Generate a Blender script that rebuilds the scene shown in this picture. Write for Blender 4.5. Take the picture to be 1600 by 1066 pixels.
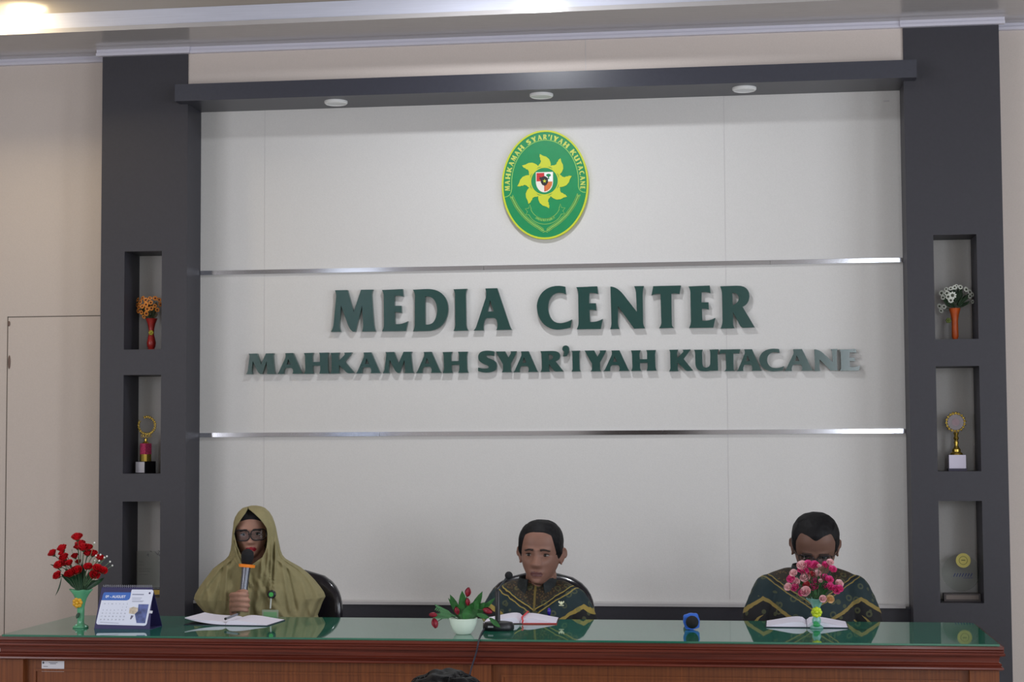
import bpy, bmesh, math, random
import numpy as np
from mathutils import Vector, Matrix, Euler, noise
from mathutils.geometry import tessellate_polygon
R = math.radians
PI = math.pi
random.seed(7)
for o in list(bpy.data.objects): bpy.data.objects.remove(o)
S = bpy.context.scene
COL = S.collection
# ------------------------------------------------------------------ camera (solved from the photograph's straight lines)
FPX, YAW, PIT, ROL = 2731.264, 0.133793, 0.058872, -0.005122
CAM = Vector((0, -7.3, 1.443))
cy, sy, cp, sp, cr, sr = math.cos(YAW), math.sin(YAW), math.cos(PIT), math.sin(PIT), math.cos(ROL), math.sin(ROL)
_x1 = Vector((cy, sy, 0)); _y1 = Vector((-sy, cy, 0)); _z = Vector((0, 0, 1))
FWD = cp*_y1 + sp*_z; _z2 = -sp*_y1 + cp*_z
RGT = cr*_x1 + sr*_z2; UPV = -sr*_x1 + cr*_z2
cam_d = bpy.data.cameras.new('camera'); cam = bpy.data.objects.new('camera', cam_d); COL.objects.link(cam)
cam_d.sensor_width = 36; cam_d.lens = FPX*36/1600; cam_d.clip_start = .05; cam_d.clip_end = 60
M = Matrix.Identity(4)
for i in range(3):
    M[i][0] = RGT[i]; M[i][1] = UPV[i]; M[i][2] = -FWD[i]; M[i][3] = CAM[i]
cam.matrix_world = M
S.camera = cam
# ------------------------------------------------------------------ exposure, world, daylight at the windows, side ones added
S.view_settings.view_transform = 'Standard'; S.view_settings.look = 'None'
S.view_settings.exposure = -0.2; S.view_settings.gamma = 1.0; S.view_settings.use_curve_mapping = False
W = bpy.data.worlds.new('overcast_sky'); S.world = W; W.use_nodes = True
W.node_tree.nodes['Background'].inputs[0].default_value = (.62, .72, .9, 1)
W.node_tree.nodes['Background'].inputs[1].default_value = 1.0
ROOM_L, ROOM_R, ROOM_B = -4.9, 3.9, -9.5
def window_light(name, loc, rot, sx, sz, power, col):
    l = bpy.data.lights.new(name, 'AREA'); l.shape = 'RECTANGLE'; l.size = sx; l.size_y = sz; l.energy = power; l.color = col
    o = bpy.data.objects.new(name, l); COL.objects.link(o); o.location = loc; o.rotation_euler = rot
    return o
DAY = (.88, .93, 1.0)
FILL_WIN_R = [(-1.9, -3.9), (-5.2, -7.2), (-7.7, -9.2)]          # unseen right-hand windows, added for more daylight (y from, y to)
WIN_B = [(-4.1, -3.5), (1.03, 1.39)]                 # windows of the rear wall (x from, x to)
for y0, y1 in FILL_WIN_R:
    window_light('daylight', (ROOM_R-.03, (y0+y1)/2, 1.85), (0, R(90), 0), 1.75, abs(y1-y0)-.1, 44*abs(y1-y0), DAY)
for x0, x1 in WIN_B:
    hi_ = x0 < 0                                          # the left one is only a small high window
    window_light('daylight', ((x0+x1)/2, ROOM_B+.03, 2.9 if hi_ else 1.85), (R(90), 0, 0), abs(x1-x0)-.1, .6 if hi_ else 2.5, (3.5 if hi_ else 130)*abs(x1-x0), DAY)
for yy in (-4.6, -7.0): window_light('daylight', (ROOM_L+.03, yy, 1.85), (0, R(-90), 0), 1.7, 1.9, 84, (.95, .95, 1))  # left-wall windows are unseen, added as fill daylight
# ------------------------------------------------------------------ helpers
def ray(u, v): return RGT*((u-800)/FPX) + UPV*((533-v)/FPX) + FWD
def at(u, v, Y):
    d = ray(u, v); return CAM + d*((Y-CAM.y)/d.y)
def atz(u, v, Z):
    d = ray(u, v); return CAM + d*((Z-CAM.z)/d.z)
def lin(c):
    c = c/255
    return c/12.92 if c <= .04045 else ((c+.055)/1.055)**2.4
MATS = {}
def mat(name, rgb, rough=.6, metal=0, noise_amt=0, scale=40, coat=0, spec=.5, trans=0, emit=0, alpha=1, ior=1.45, stretch=None, bump=0, coat_rough=.03):
    if name in MATS: return MATS[name]
    m = bpy.data.materials.new(name); m.use_nodes = True; nt = m.node_tree; b = nt.nodes['Principled BSDF']
    col = tuple(lin(v) for v in rgb)+(1,)
    b.inputs['Base Color'].default_value = col
    b.inputs['Roughness'].default_value = rough; b.inputs['Metallic'].default_value = metal
    b.inputs['Specular IOR Level'].default_value = spec; b.inputs['IOR'].default_value = ior
    b.inputs['Coat Weight'].default_value = coat; b.inputs['Coat Roughness'].default_value = coat_rough
    b.inputs['Transmission Weight'].default_value = trans; b.inputs['Alpha'].default_value = alpha
    if emit:
        b.inputs['Emission Color'].default_value = col; b.inputs['Emission Strength'].default_value = emit
    if noise_amt or bump:
        tc = nt.nodes.new('ShaderNodeTexCoord'); mp = nt.nodes.new('ShaderNodeMapping'); n = nt.nodes.new('ShaderNodeTexNoise')
        nt.links.new(tc.outputs['Object'], mp.inputs[0]); nt.links.new(mp.outputs[0], n.inputs['Vector'])
        if stretch: mp.inputs['Scale'].default_value = stretch
        n.inputs['Scale'].default_value = scale; n.inputs['Detail'].default_value = 4
        if noise_amt:
            r = nt.nodes.new('ShaderNodeValToRGB'); nt.links.new(n.outputs['Fac'], r.inputs[0])
            r.color_ramp.elements[0].position = .3; r.color_ramp.elements[1].position = .7
            r.color_ramp.elements[0].color = tuple(c*(1-noise_amt) for c in col[:3])+(1,)
            r.color_ramp.elements[1].color = tuple(min(1, c*(1+noise_amt)) for c in col[:3])+(1,)
            nt.links.new(r.outputs[0], b.inputs['Base Color'])
        if bump:
            bp = nt.nodes.new('ShaderNodeBump'); bp.inputs['Strength'].default_value = bump; bp.inputs['Distance'].default_value = .002
            nt.links.new(n.outputs['Fac'], bp.inputs['Height']); nt.links.new(bp.outputs[0], b.inputs['Normal'])
    MATS[name] = m
    return m
def wmat(o):
    m = o.matrix_basis.copy(); p = o.parent
    while p: m = p.matrix_basis @ m; p = p.parent
    return m
def tag(o, label=None, cat=None, group=None, kind=None):
    if label: o['label'] = label
    if cat: o['category'] = cat
    if group: o['group'] = group
    if kind: o['kind'] = kind
    return o
def empty(name, loc, label=None, cat=None, group=None, rz=0):
    o = bpy.data.objects.new(name, None); COL.objects.link(o); o.location = loc; o.rotation_euler = (0, 0, rz)
    o.empty_display_size = .05
    return tag(o, label, cat, group)
class MB:
    def __init__(s): s.v = []; s.f = []; s.m = []
    def add(s, vs, fs, mi=0):
        b = len(s.v); s.v += [Vector(p) for p in vs]; s.f += [tuple(i+b for i in f) for f in fs]; s.m += [mi]*len(fs); return s
    def box(s, x0, x1, y0, y1, z0, z1, mi=0, mtx=None):
        vs = [Vector((x, y, z)) for z in (z0, z1) for y in (y0, y1) for x in (x0, x1)]
        if mtx: vs = [mtx @ p for p in vs]
        return s.add(vs, [(0, 2, 3, 1), (4, 5, 7, 6), (0, 1, 5, 4), (2, 6, 7, 3), (0, 4, 6, 2), (1, 3, 7, 5)], mi)
    def tube(s, pts, rad, n=10, mi=0, cap=True, flat=1.0):
        pts = [Vector(p) for p in pts]; k = len(pts)
        if not isinstance(rad, (list, tuple)): rad = [rad]*k
        rings = []; up = None
        for i, p in enumerate(pts):
            t = (pts[min(i+1, k-1)]-pts[max(i-1, 0)])
            t = t.normalized() if t.length > 1e-9 else Vector((0, 0, 1))
            if up is None:
                up = Vector((0, 0, 1)) if abs(t.z) < .9 else Vector((0, 1, 0))
            a = t.cross(up)
            if a.length < 1e-6: a = t.cross(Vector((1, 0, 0)))
            a.normalize(); b = a.cross(t).normalized(); up = b
            rings.append([p + (a*math.cos(2*PI*j/n) + b*math.sin(2*PI*j/n)*flat)*rad[i] for j in range(n)])
        vs = [q for r in rings for q in r]; fs = []
        for i in range(k-1):
            for j in range(n):
                fs.append((i*n+j, i*n+(j+1) % n, (i+1)*n+(j+1) % n, (i+1)*n+j))
        if cap:
            fs.append(tuple(range(n-1, -1, -1))); fs.append(tuple((k-1)*n+j for j in range(n)))
        return s.add(vs, fs, mi)
    def lathe(s, prof, c=(0, 0, 0), n=24, mi=0, wave=None, mtx=None, closed=False):
        c = Vector(c); vs = []; fs = []
        for i, (r, z) in enumerate(prof):
            for j in range(n):
                a = 2*PI*j/n; rr, zz = r, z
                if wave: rr, zz = wave(i, a, r, z)
                p = Vector((rr*math.cos(a), rr*math.sin(a), zz))
                if mtx: p = mtx @ p
                vs.append(c+p)
        k = len(prof)
        for i in range(k if closed else k-1):
            for j in range(n):
                i2 = (i+1) % k
                fs.append((i*n+j, i*n+(j+1) % n, i2*n+(j+1) % n, i2*n+j))
        if not closed:
            fs.append(tuple(range(n-1, -1, -1))); fs.append(tuple((k-1)*n+j for j in range(n)))
        return s.add(vs, fs, mi)
    def ell(s, c, r, n=16, m=10, mi=0, mtx=None):
        c = Vector(c)
        if not isinstance(r, (list, tuple)): r = (r, r, r)
        vs = []; fs = []
        for i in range(m+1):
            th = PI*i/m
            for j in range(n):
                a = 2*PI*j/n
                p = Vector((r[0]*math.sin(th)*math.cos(a), r[1]*math.sin(th)*math.sin(a), -r[2]*math.cos(th)))
                if mtx: p = mtx @ p
                vs.append(c+p)
        for i in range(m):
            for j in range(n): fs.append((i*n+j, i*n+(j+1) % n, (i+1)*n+(j+1) % n, (i+1)*n+j))
        return s.add(vs, fs, mi)
    def prism(s, outer, holes, fn, d0, d1, mi=0):
        """outline (2-D) extruded; fn(x, y, d) -> 3-D point"""
        loops = [outer]+list(holes)
        flat = [p for l in loops for p in l]
        tris = tessellate_polygon([[Vector((p[0], p[1], 0)) for p in l] for l in loops])
        n = len(flat)
        vs = [fn(p[0], p[1], d0) for p in flat]+[fn(p[0], p[1], d1) for p in flat]
        fs = [tuple(t) for t in tris]+[tuple(i+n for i in reversed(t)) for t in tris]
        b = 0
        for l in loops:
            k = len(l)
            for i in range(k): fs.append((b+i, b+(i+1) % k, b+(i+1) % k+n, b+i+n))
            b += k
        return s.add(vs, fs, mi)
    def build(s, name, mats, parent=None, smooth=False, label=None, cat=None, group=None, kind=None, origin=None, bevel=0, angle=40, recalc=True, sub=0, merge=False):
        if not isinstance(mats, (list, tuple)): mats = [mats]
        me = bpy.data.meshes.new(name)
        if parent is not None:
            inv = wmat(parent).inverted(); vs = [inv @ p for p in s.v]; o_loc = Vector((0, 0, 0))
        else:
            if origin is None:
                xs = [p.x for p in s.v]; ys = [p.y for p in s.v]; zs = [p.z for p in s.v]
                origin = Vector(((min(xs)+max(xs))/2, (min(ys)+max(ys))/2, min(zs)))
            o_loc = Vector(origin); vs = [p-o_loc for p in s.v]
        me.from_pydata([tuple(p) for p in vs], [], s.f)
        me.polygons.foreach_set('material_index', s.m)
        if recalc or merge:
            bm = bmesh.new(); bm.from_mesh(me)
            if merge: bmesh.ops.remove_doubles(bm, verts=bm.verts, dist=1e-6)
            if recalc: bmesh.ops.recalc_face_normals(bm, faces=bm.faces)
            bm.to_mesh(me); bm.free()
        for m in mats: me.materials.append(m)
        o = bpy.data.objects.new(name, me); COL.objects.link(o); o.location = o_loc
        if parent is not None: o.parent = parent
        if smooth: me.shade_smooth()
        if smooth == 'auto':
            me.shade_smooth()
            try: me.set_sharp_from_angle(angle=R(angle))
            except Exception: pass
        if bevel:
            md = o.modifiers.new('bevel', 'BEVEL'); md.width = bevel; md.segments = 2; md.limit_method = 'ANGLE'; md.angle_limit = R(50)
        if sub:
            md = o.modifiers.new('subdivision', 'SUBSURF'); md.levels = sub; md.render_levels = sub
        return tag(o, label, cat, group, kind)
def interp(x, xs, ys): return float(np.interp(x, xs, ys))
def seq(a, b, n): return [a+(b-a)*i/(n-1) for i in range(n)]
def spline(pts, n=6):
    pts = [Vector(p) for p in pts]; P_ = [pts[0]]+pts+[pts[-1]]; out = []
    for i in range(1, len(P_)-2):
        a, b, c, d = P_[i-1:i+3]
        for k in range(n):
            t = k/n
            out.append(.5*((2*b)+(c-a)*t+(2*a-5*b+4*c-d)*t*t+(3*b-a-3*c+d)*t**3))
    out.append(pts[-1]); return out
def plain_text(s, size, loc, rot, m, name, parent, depth=.0004, align='LEFT', bold=0, sx=1):
    c = bpy.data.curves.new('tmp', 'FONT'); c.body = s; c.size = size; c.extrude = depth; c.align_x = align; c.offset = bold; c.align_y = 'CENTER'
    o = bpy.data.objects.new('tmp', c); COL.objects.link(o)
    dg = bpy.context.evaluated_depsgraph_get(); me = bpy.data.meshes.new_from_object(o.evaluated_get(dg))
    bpy.data.objects.remove(o); bpy.data.curves.remove(c)
    mt = Matrix.Translation(loc) @ rot.to_4x4() @ Matrix.Diagonal((sx, 1, 1, 1))
    b = MB(); b.v = [mt @ v.co for v in me.vertices]; b.f = [tuple(p.vertices) for p in me.polygons]; b.m = [0]*len(b.f)
    bpy.data.meshes.remove(me)
    return b.build(name, m, parent, recalc=False)
UPRIGHT = Matrix.Rotation(R(90), 3, 'X')
# ================================================================== THE ROOM
PY, BY = -.1863, -.2568                                  # pier front, beam front
XL, XR = -2.344, .639                                    # recess between the piers
ZC, ZTOP = 3.110, 3.138                                  # cornice underside, perimeter ceiling
m_wall = mat('grey_white_panel', (206, 204, 202), .75, noise_amt=.03, scale=260, bump=.15)
m_wallb = mat('beige_panel', (202, 191, 184), .75, noise_amt=.03, scale=260, bump=.15)
m_seam = mat('panel_seam', (190, 187, 188), .8)
m_pier = mat('charcoal_paint', (52, 51, 58), .5, noise_amt=.05, scale=90)
m_beam = mat('charcoal_gloss_paint', (54, 55, 65), .33, noise_amt=.05, scale=90)
m_corn = mat('lavender_white_trim', (205, 203, 216), .3)
m_ceil = mat('pvc_ceiling', (176, 172, 172), .16, noise_amt=.03, scale=8, stretch=(1, 14, 1))
m_fascia = mat('pvc_fascia', (196, 198, 212), .14, noise_amt=.04, scale=6, stretch=(1, 1, 30))
m_tray = mat('pvc_tray', (150, 142, 134), .18)
m_chrome = mat('polished_steel', (200, 202, 210), .1, metal=1)
m_roomw = mat('room_wall_paint', (196, 190, 182), .8)
m_floor = mat('floor_tile', (190, 184, 176), .35, noise_amt=.06, scale=3)
m_white = mat('white_plastic', (225, 225, 225), .4)
m_dark = mat('dark_void', (40, 38, 38), .7)
def struct(mb, name, m, parent=None, **k): return mb.build(name, m, parent, kind='structure', **k)
struct(MB().box(ROOM_L-.1, ROOM_R+.1, ROOM_B-.1, .2, -.1, 0), 'floor', m_floor)
b = MB().box(XL-.38, XR+.38, 0, .12, 0, 3.5)
for u in (413, 1135):
    x = at(u, 500, 0).x
    b.box(x-.001, x+.001, -.0006, .001, .8, 2.893, 1)
p = at(1385, 158, 0); b.box(p.x-.012, p.x+.012, -.0008, .001, p.z-.003, p.z+.003, 1)
struct(b, 'wall_back', [m_wall, m_seam])
struct(MB().box(ROOM_L, -2.722, -.075, .12, 0, 3.5), 'wall_left', m_wallb)
struct(MB().box(1.015, ROOM_R, -.075, .12, 0, 3.5), 'wall_right', m_wallb)
b = MB().box(XL, XR, -.18, 0, 2.965, 3.45); x = at(915, 100, -.18).x; b.box(x-.001, x+.001, -.1806, -.18, 2.965, 3.11, 1)
struct(b, 'wall_above_beam', [m_wallb, m_seam])
NX = {'l': (-2.6184, -2.4536), 'r': (.7437, .912)}
NZ = [(.8075, 1.2088), (1.326, 1.7428), (1.8507, 2.2685)]
for side, x0, x1 in (('left', -2.723, XL), ('right', XR, 1.0156)):
    a0, a1 = NX[side[0]]
    b = MB().box(x0, a0, PY, 0, 0, 3.3).box(a1, x1, PY, 0, 0, 3.3)
    z = 0
    for z0, z1 in NZ+[(3.3, 3.3)]:
        b.box(a0, a1, PY, 0, z, z0); z = z1
    struct(b, 'wall_pier_'+side, m_pier, merge=False)
xb0, xb1 = at(273, 158, BY).x, at(1432.5, 120, BY).x
struct(MB().box(xb0, xb1, BY, PY-.0005, 2.8934, 2.9653).box(XL, XR, PY-.0005, 0, 2.8934, 2.965), 'trim_1', m_beam)
b = MB()                                                 # cornice along the top of the wall and the piers
def corn(x0, x1, y):
    b.box(x0, x1, y-.022, y, ZC, ZC+.012); b.box(x0, x1, y-.014, y, ZC+.012, ZTOP)
corn(ROOM_L, -2.723, -.075); corn(-2.723-.022, XL+.012, PY); corn(XL+.012, XR-.012, -.18); corn(XR-.012, 1.0156+.022, PY); corn(1.0156, ROOM_R, -.075)
struct(b, 'trim_2', m_corn)
for n, z in (('trim_3', 2.1894), ('trim_4', 1.4881)):
    b = MB()
    xs = [XL+.002, -1.1, .1, XR-.002] if n == 'trim_3' else [XL+.002, -1.55, -.35, XR-.002]
    for i in range(3): b.box(xs[i], xs[i+1]-.0015, -.009, 0, z-.009, z+.009)
    struct(b, n, m_chrome)
struct(MB().box(XL, XR, -.07, 0, 0, .775).box(XL, XR-.02, -.075, 0, .775, .787, 1), 'baseboard_back', [m_pier, m_seam])
FY = -.55
TZ = 3.30
def skew(mb):                                            # the bulkhead edge is a hair off parallel to the wall
    for p in mb.v:
        if p.y < -.3: p.y += -.0134*(p.x+1.4)
    return mb
struct(skew(MB().box(ROOM_L, ROOM_R, FY, .12, ZTOP, 3.6)), 'ceiling', m_ceil)
struct(skew(MB().box(ROOM_L, ROOM_R, FY-.012, FY, ZTOP-.004, 3.2145).box(ROOM_L, ROOM_R, FY-.018, FY, ZTOP-.006, ZTOP+.012, 1)), 'trim_5', [m_fascia, m_ceil])
struct(skew(MB().box(ROOM_L, ROOM_R, FY-.006, FY, 3.2145, TZ+.1)), 'trim_6', m_tray)
struct(MB().box(ROOM_L, ROOM_R, ROOM_B, FY, TZ, TZ+.1), 'ceiling_tray', m_tray)
# the rest of the room, behind and beside the photographer
def wall_with(axis, pos, lo, hi, holes, name, th=.12):
    b = MB(); z0, z1 = (.95, 2.75) if axis == 'x' else (.55, 3.22); cur = lo
    def bx(a0, a1, c0, c1):
        if axis == 'x': b.box(pos, pos+th, a0, a1, c0, c1)
        else: b.box(a0, a1, pos, pos+th, c0, c1)
    for h0, h1 in sorted((min(h), max(h)) for h in holes):
        bx(cur, h0, 0, 3.4); bx(h0, h1, 0, z0); bx(h0, h1, z1, 3.4); cur = h1
    bx(cur, hi, 0, 3.4)
    struct(b, name, m_roomw)
    m_fr = mat('window_frame_paint', (120, 96, 76), .5)
    m_gl = mat('window_glass', (235, 240, 245), .02, trans=1)
    for h0, h1 in ((min(h), max(h)) for h in holes):
        global WN; WN += 1
        f = MB(); t = .05
        def fx(a0, a1, c0, c1, q0=.02, q1=.08, B=None):
            B = B or f
            s_ = 1 if th > 0 else -1
            if axis == 'x': B.box(pos+q0*s_, pos+q1*s_, a0, a1, c0, c1)
            else: B.box(a0, a1, pos+q0*s_, pos+q1*s_, c0, c1)
        fx(h0, h0+t, z0, z1); fx(h1-t, h1, z0, z1); fx(h0+t, h1-t, z0, z0+t); fx(h0+t, h1-t, z1-t, z1); mid = (h0+h1)/2; fx(mid-t/2, mid+t/2, z0+t, z1-t)
        o = struct(f, 'window_%d' % WN, m_fr)
        g = MB(); fx(h0+t, mid-t/2, z0+t, z1-t, .045, .05, g); fx(mid+t/2, h1-t, z0+t, z1-t, .045, .05, g)
        g.build('pane', m_gl, o)
WN = 0
wall_with('x', ROOM_R, ROOM_B, -.075, FILL_WIN_R, 'wall_far_right')  # windows on this side are added for extra daylight
wall_with('y', ROOM_B, ROOM_L, ROOM_R, WIN_B, 'wall_rear', -.12)
wall_with('x', ROOM_L, ROOM_B, -.075, [(-5.6, -3.6), (-8.0, -6.0)], 'wall_far_left', -.12)  # both openings unseen, added to let in fill light
struct(MB().box(-1.5, -.5, ROOM_B, ROOM_B+.04, 0, 2.1), 'door_2', mat('dark_door', (52, 40, 34), .5))
# flush panelled door in the left wall
YW = -.075
d0, d1 = at(12, 495, YW), at(156, 490, YW)
xd = at(9, 740, YW).x; zd = d0.z
door = struct(MB().box(xd+.004, -2.73, YW-.0015, YW+.01, .02, zd-.004), 'door_1', m_wallb)
b = MB().box(xd, xd+.004, YW-.0012, YW+.01, 0, zd).box(xd, -2.7235, YW-.0012, YW+.01, zd-.004, zd)
struct(b, 'trim_7', mat('door_gap', (92, 84, 78), .8))
m_chip = mat('brown_chip', (112, 92, 84), .6)
for (u, v, h) in ((14, 506, .012), (14.5, 566, .03)):  # small brown chips of damage at the door's left edge
    p = at(u, v, YW-.003)
    MB().ell((p.x, p.y, p.z), (.006, .003, h), 12, 8).build('chip', m_chip, door, smooth=True)
# lamps in the ceiling tray
m_lampon = mat('lit_lamp_lens', (245, 248, 255), .4, emit=9)
m_lampwarm = mat('lit_warm_lens', (255, 214, 130), .4, emit=5)
def tray_lamp(x, y, r, power, color, m, label):
    t = empty('ceiling_lamp', (x, y, TZ), label, 'ceiling lamp')
    MB().lathe([(r+.012, -.012), (r+.012, 0), (r-.004, 0), (r-.004, -.012)], (x, y, TZ), 28, closed=True).build('rim', m_white, t, smooth='auto')
    MB().lathe([(r-.004, -.010), (r-.004, -.001)], (x, y, TZ), 28).build('lens', m, t)
    l = bpy.data.lights.new('lamp_light', 'AREA'); l.shape = 'DISK'; l.size = r*1.8; l.energy = power; l.color = color
    o = bpy.data.objects.new('lamp_light', l); COL.objects.link(o); o.parent = t; o.location = (0, 0, -.014)
LX = -.86
tray_lamp(LX, -1.12, .09, 21, (.93, .96, 1), m_lampon, 'round white lamp glowing in the ceiling tray above the middle of the desk')
tray_lamp(-2.99, -.70, .09, 6, (1, .82, .52), m_lampwarm, 'round warm yellow lamp glowing in the ceiling tray at the far left')
for u, v, lab in ((525, 161, 'small round white downlight under the dark beam, nearest the left pier'),
             (846, 150, 'small round white downlight under the dark beam, straight above the oval emblem'),
             (1163, 140, 'small round white downlight under the dark beam, nearest the right pier')):
    p = atz(u, v, 2.886)
    t = empty('downlight', (p.x, p.y, 2.8934), lab, 'light', 'round downlights under the beam')
    MB().lathe([(.049, 0), (.049, -.008), (.044, -.013), (.041, -.013), (.041, 0)], (p.x, p.y, 2.8934), 28, closed=True).build('rim', m_white, t, smooth='auto')
    MB().lathe([(.041, -.011), (.041, -.001)], (p.x, p.y, 2.8934), 28).build('lens', mat('frosted_lens', (228, 230, 232), .5), t)
# ================================================================== RAISED LETTERS
GL = {
'M': ['205,125 380,125 465,430 565,125 735,125 Q718,150 715,200 L730,420 745,600 Q752,660 770,700 L580,700 Q596,660 595,600 L580,345 490,700 455,700 Q405,670 370,560 L290,335 270,600 Q270,660 290,698 L150,698 Q180,660 188,590 L222,220 Q225,160 205,125'],
'E': ['860,118 1150,110 1160,215 Q1110,195 1040,200 L1035,340 1130,340 1135,440 Q1090,425 1040,428 L1045,592 Q1140,602 1222,555 L1192,690 862,690 Q885,650 888,600 L885,200 Q882,155 860,118'],
'D': ['-43,118 150,112 Q280,112 350,170 Q447,250 447,390 Q445,500 385,580 Q310,690 150,690 L-43,692 Q-20,650 -18,600 L-15,200 Q-20,150 -43,118', '130,215 Q205,205 250,260 Q295,320 293,420 Q285,520 235,575 Q190,610 130,600'],
'I': ['525,108 712,104 Q690,140 692,200 L698,600 Q700,645 725,682 L525,684 Q545,645 547,600 L545,200 Q548,150 525,108'],
'A': ['965,100 1130,98 1295,600 Q1310,650 1330,674 L1113,676 Q1140,640 1125,560 Q1112,508 1070,508 L985,508 Q950,515 940,600 Q935,645 942,677 L800,678 Q828,650 838,620 L970,230 Q985,160 965,100', '1030,262 1080,416 998,420'],
'C': ['475,80 485,185 Q430,155 380,158 Q235,180 235,380 Q260,575 400,578 Q480,575 565,530 L540,640 Q450,665 350,665 Q200,650 130,530 Q80,450 80,330 Q95,200 180,130 Q260,65 380,65 Q430,68 475,80'],
'N': ['1105,72 Q1200,75 1290,190 L1470,425 1462,200 Q1460,120 1435,72 L1572,72 Q1555,120 1552,200 L1555,580 Q1560,620 1580,652 L1430,656 1208,345 1205,560 Q1205,620 1225,656 L1095,658 Q1115,620 1115,560'],
'T': ['100,65 485,62 462,180 Q420,165 350,172 L352,590 Q355,625 380,643 L175,646 Q205,610 208,570 L200,172 Q120,165 75,192'],
'R': ['1030,68 1260,64 Q1437,60 1437,210 Q1430,320 1340,355 L1505,640 1350,645 Q1310,640 1290,590 L1207,430 1205,560 Q1205,620 1225,648 L1030,650 Q1055,600 1058,540 L1055,160 Q1050,110 1030,68', '1200,160 Q1285,160 1288,235 Q1285,300 1205,332'],
'S': ['335,130 330,192 Q280,180 250,180 Q200,185 240,215 Q320,240 355,275 Q385,320 360,375 Q320,420 220,421 Q150,418 105,398 L106,348 Q165,372 235,362 Q275,345 230,320 Q140,290 112,240 Q95,180 130,145 Q170,115 240,117 Q290,118 335,130'],
'Y': ['350,130 485,130 530,218 562,165 Q572,145 560,130 L650,130 Q640,165 625,190 L565,300 565,380 Q567,405 582,421 L433,421 Q452,405 453,380 L452,312 385,195 Q370,155 350,130'],
"'": ['1280,90 Q1282,48 1325,45 Q1368,50 1368,98 Q1368,150 1330,198 L1288,200 Q1305,170 1303,128 Q1280,120 1280,90'],
'H': ['890,152 1024,150 Q1006,185 1008,220 L1010,275 1112,275 1112,220 Q1116,180 1100,150 L1235,150 Q1222,185 1222,220 L1226,380 Q1230,410 1242,435 L1103,436 Q1118,405 1118,370 L1117,326 1013,328 1013,380 Q1015,410 1028,436 L892,437 Q908,405 909,380 L905,220 Q905,180 890,152'],
'K': ['138,108 267,106 Q250,140 252,170 L256,222 338,140 Q345,125 330,108 L447,106 345,235 480,396 400,402 Q368,398 340,362 L258,282 258,370 Q260,390 273,402 L133,403 Q152,380 153,350 L152,170 Q152,130 138,108'],
'U': ['488,108 610,108 Q600,140 603,180 L605,300 Q610,360 660,357 Q710,350 715,300 L718,180 Q718,130 705,108 L835,106 Q823,140 823,180 L826,400 715,401 Q640,415 575,401 Q505,375 505,300 L503,180 Q502,130 488,108'],
}
def parse(s):
    toks = s.replace('L', 'L ').replace('Q', 'Q ').split(); pts = []; i = 0
    while i < len(toks):
        if toks[i] == 'L': i += 1; continue
        if toks[i] == 'Q':
            c = [float(k) for k in toks[i+1].split(',')]; e = [float(k) for k in toks[i+2].split(',')]; a = pts[-1]
            for k in range(1, 7):
                t = k/6; pts.append(tuple((1-t)**2*a[j]+2*t*(1-t)*c[j]+t*t*e[j] for j in range(2)))
            i += 3; continue
        pts.append(tuple(float(k) for k in toks[i].split(','))); i += 1
    if abs(pts[0][0]-pts[-1][0])+abs(pts[0][1]-pts[-1][1]) < 1e-6: pts.pop()
    return pts
GP = {}
for ch, ls in GL.items():
    loops = [parse(l) for l in ls]
    xs = [p[0] for l in loops for p in l]; ys = [p[1] for l in loops for p in l]
    x0, x1, y0, y1 = min(xs), max(xs), min(ys), max(ys)
    GP[ch] = ([[((p[0]-x0)/(x1-x0), (y1-p[1])/(y1-y0)) for p in l] for l in loops], (x1-x0)/(y1-y0))
m_letter = mat('green_acrylic', (18, 64, 60), .17, noise_amt=.1, scale=5, spec=.9)
ORD = ['first', 'second', 'third', 'fourth', 'fifth', 'sixth', 'seventh', 'eighth', 'ninth']
LINE1 = [('M', 516.9, 587.2, 453.8, 518.5), ('E', 596.7, 637.5, 452.4, 517.6), ('D', 645.2, 700.4, 452.1, 517.6), ('I', 708.7, 731.8, 451.7, 517), ('A', 740, 799.8, 451, 516.2),
         ('C', 839, 893.9, 447.3, 515.2), ('E', 900.9, 941.9, 448, 514.3), ('N', 953.2, 1007.7, 447.9, 514), ('T', 1018.4, 1064.8, 447, 512.9), ('E', 1076.4, 1118, 446.8, 512.3), ('R', 1125.9, 1179.3, 447, 513.1)]
LINE2 = [('M', 384.3, 430.6, 552.8, 584.8), ('A', 432.9, 472.9, 552, 584.4), ('H', 474.8, 514.3, 551.6, 584.2), ('K', 515.9, 553.9, 551.3, 583.8), ('A', 555.7, 594.8, 551, 583.5), ('M', 597.8, 646.8, 550.3, 583.2), ('A', 649.4, 689.6, 550.2, 583), ('H', 691.5, 731.9, 550.1, 583),
         ('S', 747, 776.6, 548.3, 582.4), ('Y', 774.8, 807.4, 549.4, 581.8), ('A', 801.8, 841, 549.3, 581.6), ('R', 844.4, 880.6, 548.7, 581.2), ("'", 878.6, 889.4, 540, 557), ('I', 893, 907.6, 548.2, 580.6), ('Y', 913.6, 947, 548, 580.4), ('A', 942.6, 983.6, 547.9, 580), ('H', 986, 1026, 547.6, 579.7),
         ('K', 1045.4, 1083.1, 546.6, 580.2), ('U', 1084.8, 1123, 546.5, 580.4), ('T', 1123.8, 1157.2, 546.2, 580), ('A', 1151, 1190.4, 546.1, 579.8), ('C', 1186.5, 1225, 545.2, 580.5), ('A', 1225.4, 1270.8, 545.9, 579.7), ('N', 1272, 1310, 545.9, 579.6), ('E', 1311.8, 1344.4, 545.9, 579.4)]
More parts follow.
